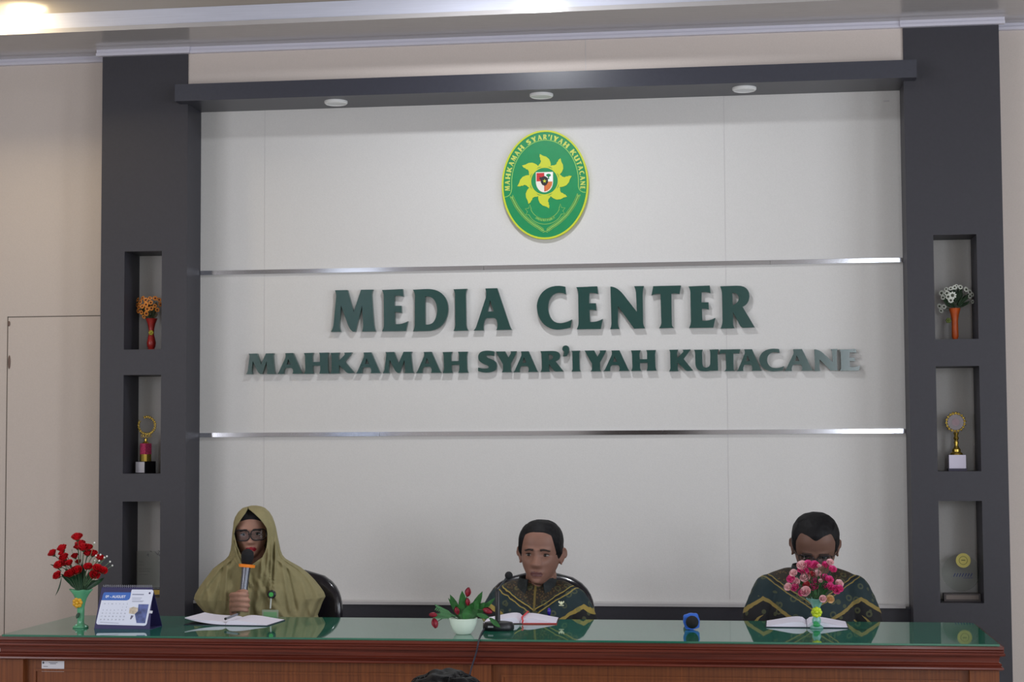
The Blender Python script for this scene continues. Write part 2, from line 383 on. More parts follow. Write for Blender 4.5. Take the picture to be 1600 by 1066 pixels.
def letters(line, words_, group, which):
    i = 0
    for w in words_:
        for k, ch in enumerate(w):
            c, u0, u1, v0, v1 = line[i]; i += 1
            assert c == ch
            YF = -.021
            bl, br = at(u0, v1, YF), at(u1, v1, YF); tl = at(u0, v0, YF)
            loops, _ = GP[ch]
            wd = br.x-bl.x; ht = tl.z-(bl.z+br.z)/2
            z0 = (bl.z+br.z)/2
            f = lambda x, y, d: Vector((bl.x+x*wd, d, z0+y*ht))
            nm = 'apostrophe_sign' if ch == "'" else 'letter'
            what = 'apostrophe' if ch == "'" else 'letter '+ch
            rep = [j for j in range(len(w)) if w[j] == ch]
            if len(rep) > 1: what = '%s %s' % (ORD[rep.index(k)], what)
            MB().prism(loops[0], loops[1:], f, YF, 0).build(nm, m_letter, label='raised dark green %s of %s, %s line of wall lettering' % (what, w.replace("'", ''), which), cat='letter', group=group)
letters(LINE1, ['MEDIA', 'CENTER'], 'raised letters of the large upper line', 'large upper')
letters(LINE2, ['MAHKAMAH', "SYAR'IYAH", 'KUTACANE'], 'raised letters of the smaller lower line', 'small lower')
# ================================================================== OVAL EMBLEM
m_eg = mat('emblem_green', (14, 136, 80), .4, noise_amt=.04, scale=40)
m_ey = mat('emblem_yellow', (196, 204, 48), .45)
m_el = mat('emblem_pale_line', (140, 196, 96), .5)
ec = at(851.4, 288.4, -.02)
KE = .002665/5.33                                        # metres per unit of the emblem drawing
def ef(x, y, d): return Vector((ec.x+(x-487)*KE, d, ec.z-(y-524)*KE))
emb = empty('court_emblem', (ec.x, 0, ec.z-.232), 'oval green emblem with yellow rim and sun, high on the wall above the lettering', 'emblem')
def elps(cx, cy_, a, b_, n=72, t0=0, t1=2*PI): return [(cx+a*math.cos(t), cy_+b_*math.sin(t)) for t in [t0+(t1-t0)*i/n for i in range(n)]]
MB().prism(elps(487, 524, 362, 458), [], ef, -.016, 0).build('plaque', m_eg, emb, smooth='auto')
MB().prism(elps(487, 524, 369, 464), [elps(487, 524, 354, 449)], ef, -.018, 0).build('rim', m_ey, emb, smooth='auto')
def line2(mb, pts, w, d0, d1, fn=ef):
    L = []; Rr = []
    for i, p in enumerate(pts):
        a = pts[max(i-1, 0)]; c = pts[min(i+1, len(pts)-1)]
        dx, dy = c[0]-a[0], c[1]-a[1]; l = math.hypot(dx, dy) or 1
        L.append((p[0]-dy/l*w/2, p[1]+dx/l*w/2)); Rr.append((p[0]+dy/l*w/2, p[1]-dx/l*w/2))
    n = len(pts)
    vs = [fn(*p, d0) for p in L+Rr]+[fn(*p, d1) for p in L+Rr]; fs = []
    for i in range(n-1):
        fs += [(i, i+1, n+i+1, n+i), (2*n+i, 3*n+i, 3*n+i+1, 2*n+i+1), (i, 2*n+i, 2*n+i+1, i+1), (n+i, n+i+1, 3*n+i+1, 3*n+i)]
    fs += [(0, n, 3*n, 2*n), (n-1, 3*n-1, 4*n-1, 2*n-1)]
    mb.add(vs, fs)
b = MB()
arch = [(143, 622), (165, 618), (185, 605), (198, 580), (204, 545)]+[(487-284*math.cos(t), 505-360*math.sin(t)) for t in seq(0.02, PI-.02, 50)]+[(770, 545), (778, 572), (790, 586), (810, 596), (832, 598)]
line2(b, arch, 6, -.017, -.0155); b.build('arch_line', m_el, emb)
b = MB()
txt = "MAHKAMAH SYAR'IYAH KUTACANE"
wds = [(.45 if c == ' ' else GP[c][1]*(.92 if c != "'" else .5)) for c in txt]
hh = 42; gap = .13; tot = sum(wds)+gap*(len(txt)-1)
a_, b_ = 300, 385                                       # baseline ellipse
arc = [(487+a_*math.cos(t), 524-b_*math.sin(t)) for t in seq(PI+.12, -.12, 400)]
cum = [0]
for i in range(1, 400): cum.append(cum[-1]+math.hypot(arc[i][0]-arc[i-1][0], arc[i][1]-arc[i-1][1]))
sc_ = cum[-1]/tot; pos = 0
for c, w in zip(txt, wds):
    if c != ' ':
        s0 = (pos+w/2)*sc_; px_ = interp(s0, cum, [q[0] for q in arc]); py_ = interp(s0, cum, [q[1] for q in arc])
        qx = interp(s0+2, cum, [q[0] for q in arc])-interp(s0-2, cum, [q[0] for q in arc]); qy = interp(s0+2, cum, [q[1] for q in arc])-interp(s0-2, cum, [q[1] for q in arc])
        l = math.hypot(qx, qy); tx, ty = qx/l, qy/l; nx, ny = ty, -tx
        h = hh if c != "'" else hh*.45; off = 0 if c != "'" else hh*.6
        ww = w*sc_*.98
        tr = lambda p: (px_+tx*(p[0]-.5)*ww+nx*(p[1]*h+off), py_+ty*(p[0]-.5)*ww+ny*(p[1]*h+off))
        b.prism([tr(p) for p in GP[c][0][0]], [[tr(p) for p in l2] for l2 in GP[c][0][1:]], ef, -.0172, -.0155)
    pos += w+gap
b.build('lettering', mat('emblem_lettering', (196, 208, 96), .5), emb)
b = MB(); SC = (483, 494)
for k in range(8):
    t = 98.7-45*k
    pol = [(14, 132), (11, 146), (4, 156), (.5, 174), (2.2, 188), (1.2, 202), (2.4, 212), (.5, 235), (-5.7, 216), (-13, 208), (-21, 190), (-27, 166), (-30, 150), (-33, 132)]
    b.prism([(SC[0]+r*math.cos(R(t+a)), SC[1]-r*math.sin(R(t+a))) for a, r in pol], [], ef, -.0178, -.0155)
b.prism(elps(*SC, 137, 137, 48), [elps(*SC, 128, 128, 48)], ef, -.0179, -.0155).prism(elps(*SC, 123, 123, 48), [elps(*SC, 113, 113, 48)], ef, -.0179, -.0155)
sun = b.build('sun', m_ey, emb)
MB().prism(elps(*SC, 128, 128, 48), [elps(*SC, 123, 123, 48)], ef, -.0174, -.0155).prism(elps(*SC, 113.5, 113.5, 48), [], ef, -.0172, -.0155).build('sun_disc', m_eg, sun)
def sh(x0, x1, y0, y1):
    out = []
    for x, y in ([(x0, y0), (x1, y0)]+[(x1, y0+(y1-y0)*k/8) for k in range(1, 9)]+[(x0+(x1-x0)*(8-k)/8, y1) for k in range(1, 9)]+[(x0, y1-(y1-y0)*k/8) for k in range(1, 8)]):
        if y > 500:                                     # rounded foot of the shield
            hw = 68*math.sqrt(max(0, 1-((y-500)/88)**2)); x = max(483-hw, min(483+hw, x))
        out.append((x, y))
    return out
shield = MB().prism([(410, 417), (556, 417), (556, 505)]+[(483+73*math.cos(t), 500+90*math.sin(t)) for t in seq(.1, PI-.1, 16)]+[(410, 505)], [], ef, -.0176, -.0155).build('shield', mat('emblem_cream', (232, 226, 214), .5), emb)
MB().prism([(416, 424), (481, 424), (481, 495), (416, 495)], [], ef, -.0182, -.0176).prism([(487, 500), (488, 582), (481, 582), (481, 500)], [], ef, -.0182, -.0176).build('red_quarter', mat('emblem_red', (196, 40, 44), .5), shield)
MB().prism([(488, 500), (550, 500), (546, 530), (530, 558), (508, 576), (488, 582)], [], ef, -.0182, -.0176).build('orange_quarter', mat('emblem_orange', (204, 110, 50), .5), shield)
MB().prism([(487, 424), (550, 424), (550, 495), (487, 495)], [], ef, -.0182, -.0176).build('white_quarter', mat('emblem_white', (238, 238, 238), .5), shield)
MB().prism(elps(518, 445, 20, 13, 16), [], ef, -.0186, -.0182).prism([(514, 450), (522, 450), (524, 478), (512, 478)], [], ef, -.0186, -.0182).build('tree_mark', m_eg, shield)
b = MB().prism([(437, 446), (452, 462), (470, 455), (488, 452), (512, 470), (514, 505), (500, 528), (484, 534), (464, 526), (452, 505), (452, 486), (436, 470), (446, 464)], [], ef, -.0188, -.0176)
bird = b.build('black_bird', mat('emblem_black', (32, 28, 30), .5), shield)
MB().prism([(484+ (18 if k % 2 == 0 else 7.5)*math.cos(R(-90+36*k)), 494+(18 if k % 2 == 0 else 7.5)*math.sin(R(-90+36*k))) for k in range(10)], [], ef, -.0192, -.0188).build('star', m_ey, bird)
b = MB()
for sgn in (-1, 1):
    path = [(487+sgn*(x-487), y) for x, y in [(770, 620), (752, 660), (728, 705), (700, 745), (668, 785), (630, 822), (590, 855), (545, 885), (500, 915), (465, 930)]]
    sp_ = spline([(x, y, 0) for x, y in path], 4)
    line2(b, [(p.x, p.y) for p in sp_], 4, -.0170, -.0155)
    for i in range(0, len(sp_)-5, 1):
        p, q = sp_[i], sp_[i+1]; an = math.atan2(q.y-p.y, q.x-p.x)
        for s2 in (-1, 1):
            cx_, cy2 = p.x-math.sin(an)*s2*9, p.y+math.cos(an)*s2*9; aa = an+s2*-.5
            el = [(cx_+math.cos(aa)*math.cos(t)*11-math.sin(aa)*math.sin(t)*5.5, cy2+math.sin(aa)*math.cos(t)*11+math.cos(aa)*math.sin(t)*5.5) for t in seq(0, 2*PI*11/12, 12)]
            el2 = [(cx_+(q_[0]-cx_)*.55, cy2+(q_[1]-cy2)*.55) for q_ in el]
            b.prism(el, [el2], ef, -.0172, -.0155)
b.build('laurel_wreath', m_el, emb)
b = MB()
for rr in (0, 46):
    line2(b, [(487+(145-rr*.35)*math.cos(t)*1.0, 735-rr*1.0+(125)*math.sin(t)) for t in seq(.35, PI-.35, 26)], 4, -.0171, -.0155)
for sgn in (-1, 1): line2(b, [(487+sgn*x, y) for x, y in [(136, 778), (165, 775), (150, 750), (170, 725), (140, 722), (130, 690), (118, 728)]], 4, -.0171, -.0155)
w2 = 'DHARMAYUKTI'; tw = sum(GP[c][1]+.15 for c in w2); ps = 0
for c in w2:
    w = GP[c][1]+.15; t = PI-.85-(PI-1.7)*(ps+w/2)/tw; ps += w
    cx_, cy2 = 487+128*math.cos(t), 724+112*math.sin(t); tx, ty = math.sin(t)*128, -math.cos(t)*112; l = math.hypot(tx, ty); tx /= l; ty /= l; nx, ny = ty, -tx
    ww = (PI-1.7)*120*GP[c][1]/tw
    tr = lambda p: (cx_+tx*(p[0]-.5)*ww+nx*p[1]*24, cy2+ty*(p[0]-.5)*ww+ny*p[1]*24)
    b.prism([tr(p) for p in GP[c][0][0]], [[tr(p) for p in l2] for l2 in GP[c][0][1:]], ef, -.0171, -.0155)
b.build('ribbon', m_el, emb)
# ================================================================== THE DESK
TZD = .8159                                              # glass top surface
DX0, DX1, DYF, DYB = -2.486, .768, -1.695, -1.03
def wood(name, rgb, dark, rough=.32):
    m = mat(name, rgb, rough, coat=.12, coat_rough=.12, spec=.35); nt = m.node_tree; b_ = nt.nodes['Principled BSDF']
    tc = nt.nodes.new('ShaderNodeTexCoord'); mp = nt.nodes.new('ShaderNodeMapping'); n = nt.nodes.new('ShaderNodeTexNoise'); r = nt.nodes.new('ShaderNodeValToRGB')
    nt.links.new(tc.outputs['Object'], mp.inputs[0]); nt.links.new(mp.outputs[0], n.inputs['Vector']); nt.links.new(n.outputs['Fac'], r.inputs[0]); nt.links.new(r.outputs[0], b_.inputs['Base Color'])
    mp.inputs['Scale'].default_value = (60, 6, 1.2) if 'panel' in name else (1.2, 20, 60)
    n.inputs['Scale'].default_value = 2.2; n.inputs['Detail'].default_value = 6
    r.color_ramp.elements[0].position = .3; r.color_ramp.elements[1].position = .72
    r.color_ramp.elements[0].color = tuple(lin(v) for v in dark)+(1,); r.color_ramp.elements[1].color = tuple(lin(v) for v in rgb)+(1,)
    return m
m_mold = wood('red_brown_molding', (112, 50, 36), (74, 29, 21), .25)
m_panel = wood('brown_panel_wood', (126, 70, 34), (92, 48, 24), .4)
m_glass = mat('green_glass_top', (40, 112, 90), .03, noise_amt=.04, scale=3, ior=1.9)
m_gedge = mat('glass_edge', (70, 120, 104), .1)
desk = empty('desk', ((DX0+DX1)/2, (DYF+DYB)/2, 0), 'long reddish brown wooden desk with a green glass top', 'desk')
ex = .012
b = MB().box(DX0-ex+.004, DX1+ex-.004, DYF+.002, DYB-.002+.004, .782, TZD-.0065)
b.build('tabletop', m_mold, desk)
g = MB(); cr_ = .03
out = []
for cx_, cy_, a0 in ((DX1-.004-cr_, DYB-cr_-.002, 0), (DX0+.004+cr_, DYB-cr_-.002, 90), (DX0+.004+.006, DYF+.003+.006, 180), (DX1-.004-.006, DYF+.003+.006, 270)):
    rr = cr_ if a0 < 180 else .006
    for k in range(7): out.append((cx_+rr*math.cos(R(a0+15*k)), cy_+rr*math.sin(R(a0+15*k))))
g.prism(out, [], lambda x, y, d: Vector((x, y, d)), TZD-.006, TZD)
g.build('glass_top', m_glass, desk)
b = MB()                                                 # stepped moulding under the glass, front and both ends
prof = [(0, .8095), (.004, .8080), (.0045, .800), (.0005, .796), (.0005, .7915), (.007, .789), (.0085, .784), (.006, .780), (-.006, .777), (-.009, .768), (-.009, .759), (-.003, .756), (-.001, .752), (-.004, .748), (.003, .744), (.004, .7385), (-.002, .735), (-.03, .735), (-.03, .8095)]
def mold(path):                                          # path: 2-D corner list with outward normals mitred
    vs = []; n = len(prof)
    for (x, y, nx, ny) in path:
        for d, z in prof: vs.append((x+nx*d, y+ny*d, z))
    fs = []
    for i in range(len(path)-1):
        for j in range(n): fs.append((i*n+j, i*n+(j+1) % n, (i+1)*n+(j+1) % n, (i+1)*n+j))
    fs.append(tuple(range(n))); fs.append(tuple((len(path)-1)*n+j for j in range(n-1, -1, -1)))
    b.add(vs, fs)
X0, X1, Y0, Y1 = DX0-.010, DX1+.002, DYF-.001, DYB+.004
mold([(X0, Y1, -1, 0), (X0, Y0, -1, -1), (X1, Y0, 1, -1), (X1, Y1, 1, 0)])
b.build('molding', m_mold, desk, smooth='auto', angle=30)
b = MB().box(DX0+.01, DX1-.01, DYF+.04, DYF+.058, .03, .737)
for x0, x1 in ((DX0-.010, DX0+.075), (DX1-.095, DX1-.006), (-.90, -.83)): b.box(x0, x1, DYF+.018, DYF+.042, 0, .738)
for x0, x1 in ((DX0+.105, -.93), (-.80, DX1-.125)):      # raised frame on each panel
    z0, z1 = .12, .70
    b.prism([(x0, z0), (x1, z0), (x1, z1), (x0, z1)], [[(x0+.008, z0+.008), (x1-.008, z0+.008), (x1-.008, z1-.008), (x0+.008, z1-.008)]], lambda x, y, d: Vector((x, d, y)), DYF+.035, DYF+.041)
b.box(DX0-.010, DX1-.006, DYF+.018, DYF+.05, 0, .08)
b.build('front_panel', m_panel, desk)
for x0 in (DX0+.002, DX1-.026): MB().box(x0, x0+.02, DYF+.058, DYB-.03, 0, .782).build('side_panel', m_panel, desk)
# white inventory sticker on the front
p = at(65, 1033, DYF+.0385); q = at(100, 1050, DYF+.0385)
st = MB().box(p.x, q.x, DYF+.0392, DYF+.040, q.z, p.z).build('inventory_sticker', mat('sticker_paper', (206, 206, 214), .5), label='small white sticker with tiny print, on the desk front at the left', cat='sticker')
b = MB()
for i, (a, w) in enumerate(((.30, .5), (.36, .36))): b.box(p.x+.07*a+.004, p.x+.07*a+.07*w, DYF+.0389, DYF+.0392, p.z-.006-.004*i, p.z-.0045-.004*i)
b.box(p.x+.006, p.x+.022, DYF+.0389, DYF+.0392, p.z-.019, p.z-.0175); b.box(p.x+.006, p.x+.036, DYF+.0389, DYF+.0392, q.z+.004, q.z+.0052)
b.lathe([(.0035, 0), (.0035, .0003)], (p.x+.006, DYF+.0392, p.z-.006), 12, mtx=Matrix.Rotation(R(90), 3, 'X'))
b.build('print', mat('faint_print', (70, 72, 84), .6), st)
# ================================================================== FLOWERS AND VASES
def petal_rose(mb, c, r, d=Vector((0, 0, 1)), mi=0, open_=1.0):
    """rings of cupped petals round a bud"""
    q = Vector((0, 0, 1)).rotation_difference(d.normalized()).to_matrix(); c = Vector(c)
    for ring, (n, rr, h, tilt) in enumerate(((3, .38, .95, .15), (4, .66, .85, .45), (5, .98, .62, .8))):
        for k in range(n):
            a0 = 2*PI*k/n+ring*.7+random.uniform(-.2, .2); wa = 2*PI/n*.72
            vs = []; fs = []
            for i in range(4):
                t = i/3
                for j in range(5):
                    s = (j-2)/2; aa = a0+s*wa*(.55+.45*math.sin(t*2.2)); rad = r*rr*(.35+.65*t**.6)*(1+.1*tilt*t*open_); z = r*(h*t*1.25-.45-.22*s*s*t)
                    vs.append(c+q@Vector((rad*math.cos(aa), rad*math.sin(aa), z)))
            for i in range(3):
                for j in range(4): fs.append((i*5+j, i*5+j+1, (i+1)*5+j+1, (i+1)*5+j))
            mb.add(vs, fs, mi)
    mb.ell(c-q@Vector((0, 0, r*.25)), (r*.3, r*.3, r*.35), 10, 6, mi)
def bud(mb, c, r, d=Vector((0, 0, 1)), mi=0):
    q = Vector((0, 0, 1)).rotation_difference(d.normalized()).to_matrix(); c = Vector(c)
    for k in range(3):
        a0 = 2*PI*k/3; vs = []; fs = []
        for i in range(6):
            t = i/5; rad = r*.62*math.sin(.25+t*2.6)
            for j in range(5):
                aa = a0+(j-2)*.42; vs.append(c+q@Vector(((rad+.002*(k % 2))*math.cos(aa), (rad+.002*(k % 2))*math.sin(aa), r*(t*2-1))))
        for i in range(5):
            for j in range(4): fs.append((i*5+j, i*5+j+1, (i+1)*5+j+1, (i+1)*5+j))
        mb.add(vs, fs, mi)
    mb.ell(c, (r*.5, r*.5, r*.88), 10, 8, mi, mtx=q)
def leaf(mb, p0, p1, w, bend=0, side=None, mi=0, n=7):
    p0 = Vector(p0); p1 = Vector(p1); d = p1-p0; side = Vector(side) if side else d.cross(Vector((0, 1, 0)))
    if side.length < 1e-6: side = Vector((1, 0, 0))
    side.normalize(); up = side.cross(d).normalized(); vs = []; fs = []
    for i in range(n):
        t = i/(n-1); ww = w*math.sin(PI*min(1, t*.92+.08))**.8*(1 if t < .99 else 0); m_ = p0+d*t+up*bend*math.sin(PI*t)
        vs += [m_-side*ww, m_+up*ww*.35, m_+side*ww, m_-up*ww*.08]
    for i in range(n-1):
        for j in range(4): fs.append((i*4+j, i*4+(j+1) % 4, (i+1)*4+(j+1) % 4, (i+1)*4+j))
    mb.add(vs, fs+[(0, 3, 2, 1), tuple((n-1)*4+j for j in range(4))], mi)
def daisy(mb, c, r, d, mi=0, mc=1, n=9):
    q = Vector((0, 0, 1)).rotation_difference(d.normalized()).to_matrix(); c = Vector(c)
    for k in range(n):
        a = 2*PI*k/n; u = Vector((math.cos(a), math.sin(a), 0)); v = Vector((-math.sin(a), math.cos(a), 0))
        vs = [c+q@p for p in (u*r*.3, u*r*.65+v*r*.26+Vector((0, 0, r*.12)), u*r+v*r*.12+Vector((0, 0, r*.05)), u*r-v*r*.12+Vector((0, 0, r*.05)), u*r*.65-v*r*.26+Vector((0, 0, r*.12)), u*r*.5-Vector((0, 0, r*.12)))]
        mb.add(vs, [(0, 1, 2, 3, 4), (1, 0, 5), (2, 1, 5), (3, 2, 5), (4, 3, 5), (0, 4, 5)], mi)
    mb.ell(c+q@Vector((0, 0, r*.1)), (r*.36, r*.36, r*.16), 10, 5, mc, mtx=q)
m_red = mat('red_petals', (196, 16, 30), .55, noise_amt=.25, scale=60)
m_green = mat('dark_leaf', (20, 58, 34), .5, noise_amt=.3, scale=50)
m_green2 = mat('mid_leaf', (44, 104, 48), .45, noise_amt=.3, scale=50)
m_stem = mat('stem_green', (58, 84, 58), .5)
m_bead = mat('white_bead', (232, 232, 228), .4)
def ripple(amt, frac):                                   # frilled vase mouth
    return lambda i, a, r, z: (r*(1+amt*math.cos(6*a)*frac[i]), z+.3*amt*r*math.cos(6*a)*frac[i])
def ribbon_flower(mb, c, r, mi=0, n=7):
    c = Vector(c)
    for k in range(n):
        a = 2*PI*k/n; mb.ell(c+Vector((math.cos(a)*r*.6, 0, math.sin(a)*r*.6)), (r*.42, r*.22, r*.42), 8, 6, mi)
    mb.ell(c+Vector((0, -r*.25, 0)), (r*.35, r*.25, r*.35), 8, 6, mi)
# --- red roses in green vase, left end of the desk
vp = atz(126, 981, TZD); VY = vp.y
def V(u, v, dy=0): return at(u, v, VY+dy)
gv = mat('green_vase_glass', (112, 190, 146), .15, trans=.3, ior=1.4, noise_amt=.1, scale=30)
top = V(128, 921).z; h = top-TZD
vase = empty('flower_vase', (vp.x, VY, TZD), 'frilled green glass vase holding red roses, left end of the desk', 'vase')
pr_ = [(.0265, 0), (.028, .03), (.022, .06), (.0125, .10), (.0115, .18), (.012, .30), (.0125, .42), (.0125, .52), (.0145, .62), (.020, .76), (.028, .88), (.038, .98), (.0375, 1.0), (.033, .97), (.018, .78), (.009, .6), (.003, .5)]
pr_ = [(r*1.0, z*h) for r, z in pr_]
fr = [0]*9+[.2, .6, 1, 1, 1, .4, 0, 0]
MB().lathe(pr_, (vp.x, VY, TZD), 36, wave=ripple(.13, fr)).build('body', gv, vase, smooth=True)
c = V(121, 942, -.018); MB1 = MB(); ribbon_flower(MB1, c, .019); MB1.build('yellow_flower_charm', mat('amber_petals', (214, 160, 40), .3, noise_amt=.3, scale=70), vase, smooth=True)
for u, v in ((119, 977), (134, 979), (125, 973)): MB().ell(V(u, v, -.026), .0035, 8, 6).build('bead', mat('clear_bead', (150, 200, 176), .1), vase, smooth=True)

b = MB(); leaf(b, V(124, 958, -.017), V(119, 967, -.02), .007); b.build('leaf', m_green, vase)
bq = empty('rose_bouquet', (vp.x, VY, TZD+.05), 'bunch of red artificial roses with dark leaves in the green vase', 'flowers')
mouth = Vector((vp.x, VY, top-.005))
RO = [(120.5, 839.5, 7), (125.5, 850, 6.5), (130, 856, 7), (138.5, 855.5, 5.5), (97, 857, 6.5), (82, 864.5, 6), (100, 871, 6), (117, 869, 5), (137, 865, 5.5), (145, 865, 6), (92, 883, 6.5), (99, 880, 6), (108, 880, 5), (137.5, 886, 5.5), (152, 888.5, 6), (148, 899, 6.5), (161, 892, 5.5), (120, 892, 7), (111, 896, 6.5), (106, 897, 5), (89.5, 899.5, 6), (156, 872, 5.5), (122, 878, 4), (121, 855, 5), (96, 865, 4)]
b = MB()
for i, (u, v, r) in enumerate(RO):
    p = V(u, v, random.uniform(-.04, .02) if v < 880 else random.uniform(-.055, -.035)); r = r*1.3/466
    d = (p-mouth); d.y -= .05
    b.tube(spline([mouth-Vector((0, 0, .03)), mouth+(p-mouth)*.5+Vector((0, 0, .012)), p-d.normalized()*r*.6], 4), .0013, 5)
    rb = MB(); petal_rose(rb, p, r, d+Vector((0, -.03, .05))); rb.build('rose', m_red, bq, smooth=True, recalc=False)
    cal = MB(); cal.lathe([(.001, -r*.9), (r*.4, -r*.55), (r*.5, -r*.2)], p, 8, mtx=Vector((0, 0, 1)).rotation_difference((d+Vector((0, -.03, .05))).normalized()).to_matrix()); b.add(cal.v, cal.f)
b.build('stems', m_stem, bq)
b = MB()
for u0, v0, u1, v1, w in ((124, 921, 101, 888, .012), (120, 920, 95, 897, .010), (130, 921, 160, 905, .010), (127, 921, 128, 880, .012), (132, 921, 147, 884, .010), (120, 921, 109, 898, .014), (135, 921, 163, 903, .007), (126, 921, 116, 884, .011), (133, 921, 139, 893, .011), (96, 903, 86, 932, .0025), (96, 893, 78, 882, .003), (124, 921, 104, 905, .013), (128, 921, 122, 893, .012), (131, 921, 150, 907, .013)):
    leaf(b, V(u0, v0, -.01), V(u1, v1, random.uniform(-.045, .0)), w, .01)
b.build('leaves', m_green, bq)
b = MB()
for u, v in ((167, 869.5), (172, 878), (175.5, 884), (157, 867), (163, 871.5), (155, 876.5), (150, 868.5), (103, 877.5), (148, 876), (147.5, 848.5), (112, 859), (122, 869), (131, 866)):
    p = V(u, v, random.uniform(-.03, .02)); b.tube([mouth+Vector((0, 0, -.01)), mouth*.4+p*.6+Vector((0, 0, .006)), p], .0008, 5); MB().ell(p, .0034 if u > 145 else .002, 8, 6).build('filler_bead', m_bead, bq, smooth=True)
b.build('filler_stem', mat('pale_stem', (120, 150, 110), .5), bq)
# --- pink roses in pale vase, in front of the right-hand man
vp = atz(1276, 982, TZD); VY = vp.y; top = V(1276, 935).z; h = top-TZD
vase = empty('flower_vase', (vp.x, VY, TZD), 'pale aqua glass vase holding pink roses in front of an open notebook', 'vase')
fr2 = [0]*9+[.2, .6, 1, 1, 1, .4, 0, 0]
pr_ = [(r*.82, z) for r, z in [(.0265, 0), (.028, .05*h), (.022, .09*h), (.014, .14*h), (.018, .20*h), (.0185, .28*h), (.013, .38*h), (.011, .5*h), (.0125, .60*h), (.0165, .72*h), (.024, .86*h), (.037, .97*h), (.036, h), (.031, .965*h), (.018, .78*h), (.010, .6*h), (.003, .5*h)]]
MB().lathe(pr_, (vp.x, VY, TZD), 36, wave=ripple(.13, fr2)).build('body', mat('aqua_vase_glass', (150, 208, 196), .12, trans=.45, ior=1.4), vase, smooth=True)
b = MB(); ribbon_flower(b, V(1276, 957, -.018), .0185, n=8); b.build('yellow_flower_charm', mat('lime_petals', (196, 214, 40), .4, noise_amt=.3, scale=70), vase, smooth=True)
b = MB(); leaf(b, V(1272, 972, -.02), V(1280, 979, -.022), .008); b.ell(V(1276, 977, -.018), (.012, .006, .007), 10, 8); b.build('leaf', mat('bright_leaf', (44, 150, 84), .35), vase)
bq = empty('rose_bouquet', (vp.x, VY, TZD+.05), 'bunch of small pink and pale artificial roses in the aqua vase', 'flowers')
mouth = Vector((vp.x, VY, top-.005))
m_pk = mat('pink_petals', (232, 84, 152), .5, noise_amt=.3, scale=90); m_pp = mat('pale_petals', (240, 196, 200), .5, noise_amt=.12, scale=90); m_dr = mat('coral_petals', (186, 70, 78), .5, noise_amt=.2, scale=90)
PK = [(1253, 884, 7, 1), (1262, 882.5, 6.5, 0), (1272, 884, 7, 0), (1291, 883.5, 6, 0), (1297, 879, 5, 1), (1301, 890, 5.5, 0), (1240, 896, 5.5, 1), (1236, 905, 6, 0), (1251, 891, 4.5, 0), (1258, 894, 6, 0), (1277, 896.5, 5.5, 1), (1258, 903.5, 7, 1), (1268, 898, 5, 2), (1274, 909.5, 5.5, 0), (1271, 917.5, 6.5, 0), (1288, 903, 6, 0), (1296, 906, 5.5, 0), (1290, 916, 6, 0), (1297.5, 917, 5.5, 0), (1244, 910, 6, 1), (1242, 918, 6, 0), (1231.5, 917.5, 5.5, 1), (1311, 912.5, 6, 1), (1306, 922, 6.5, 0), (1312, 920, 5, 0), (1259, 924.5, 7, 1), (1253, 926.5, 5, 0), (1285.5, 936, 5, 1), (1260, 914, 5, 2), (1280, 884.5, 3, 1), (1297, 936.5, 5.5, 3), (1282, 908, 3, 1)]
b = MB()
for i, (u, v, r, k) in enumerate(PK):
    p = V(u, v, random.uniform(-.045, -.005)); r = r*1.12/455; d = p-mouth
    b.tube([mouth-Vector((0, 0, .03)), mouth*.5+p*.5+Vector((0, 0, .006)), p], .0012, 5)
    rb = MB(); petal_rose(rb, p, r, d.normalized()+Vector((0, -1.2, .3))); rb.build('rose', [m_pk, m_pp, m_dr, mat('yellowed_petals', (226, 190, 140), .5)][k], bq, smooth=True, recalc=False)
b.build('stems', m_stem, bq)
b = MB()
for u0, v0, u1, v1 in ((1276, 935, 1282, 911), (1274, 935, 1266, 920), (1278, 935, 1290, 921), (1276, 930, 1274, 910), (1277, 932, 1300, 912), (1274, 930, 1248, 905), (1277, 930, 1284, 894), (1276, 930, 1262, 905), (1276, 930, 1300, 898)):
    leaf(b, V(u0, v0, -.01), V(u1, v1, -.015), .011, .006)
b.build('leaves', m_green2, bq)
# --- white bowl with dark red buds, centre of the desk
vp = atz(724, 991, TZD); VY = vp.y; top = V(724, 966).z; h = top-TZD; k_ = (V(746, 966)-V(702, 966)).length/2
pot = empty('flower_pot', (vp.x, VY, TZD), 'rounded cream white bowl-shaped pot, near the centre of the desk', 'pot')
MB().lathe([(.5*k_, 0), (.56*k_, .04*h), (.75*k_, .3*h), (.9*k_, .62*h), (1.0*k_, h), (.96*k_, h*1.005), (.86*k_, .62*h), (.7*k_, .5*h)], (vp.x, VY, TZD), 36).build('body', mat('cream_ceramic', (226, 240, 226), .3), pot, smooth='auto')
pl = empty('tulip_plant', (vp.x, VY, TZD+h*.5), 'artificial plant with dark red buds and green leaves growing from the white bowl', 'plant')
mouth = Vector((vp.x, VY, top-.012))
m_bd = mat('dark_red_buds', (136, 22, 44), .45, noise_amt=.25, scale=50)
b = MB()
for u, v, r, dx, dz in ((731.5, 926, 7.5, .2, 1), (731, 941, 6, 0, 1), (714, 955, 6.5, -.1, .6), (762, 955, 8, 1, -.3), (677, 961, 6.5, -1, .1), (679, 974, 8, .3, -1)):
    p = V(u, v, -.02); d = Vector((dx, -.3, dz)); b.tube(spline([mouth, mouth*.5+p*.5+Vector((0, 0, .02)), p], 4), .0015, 6)
    q = MB(); bud(q, p, r/466, d); q.build('bud', m_bd, pl, smooth=True, recalc=False)
b.build('stems', m_stem, pl)
b = MB()
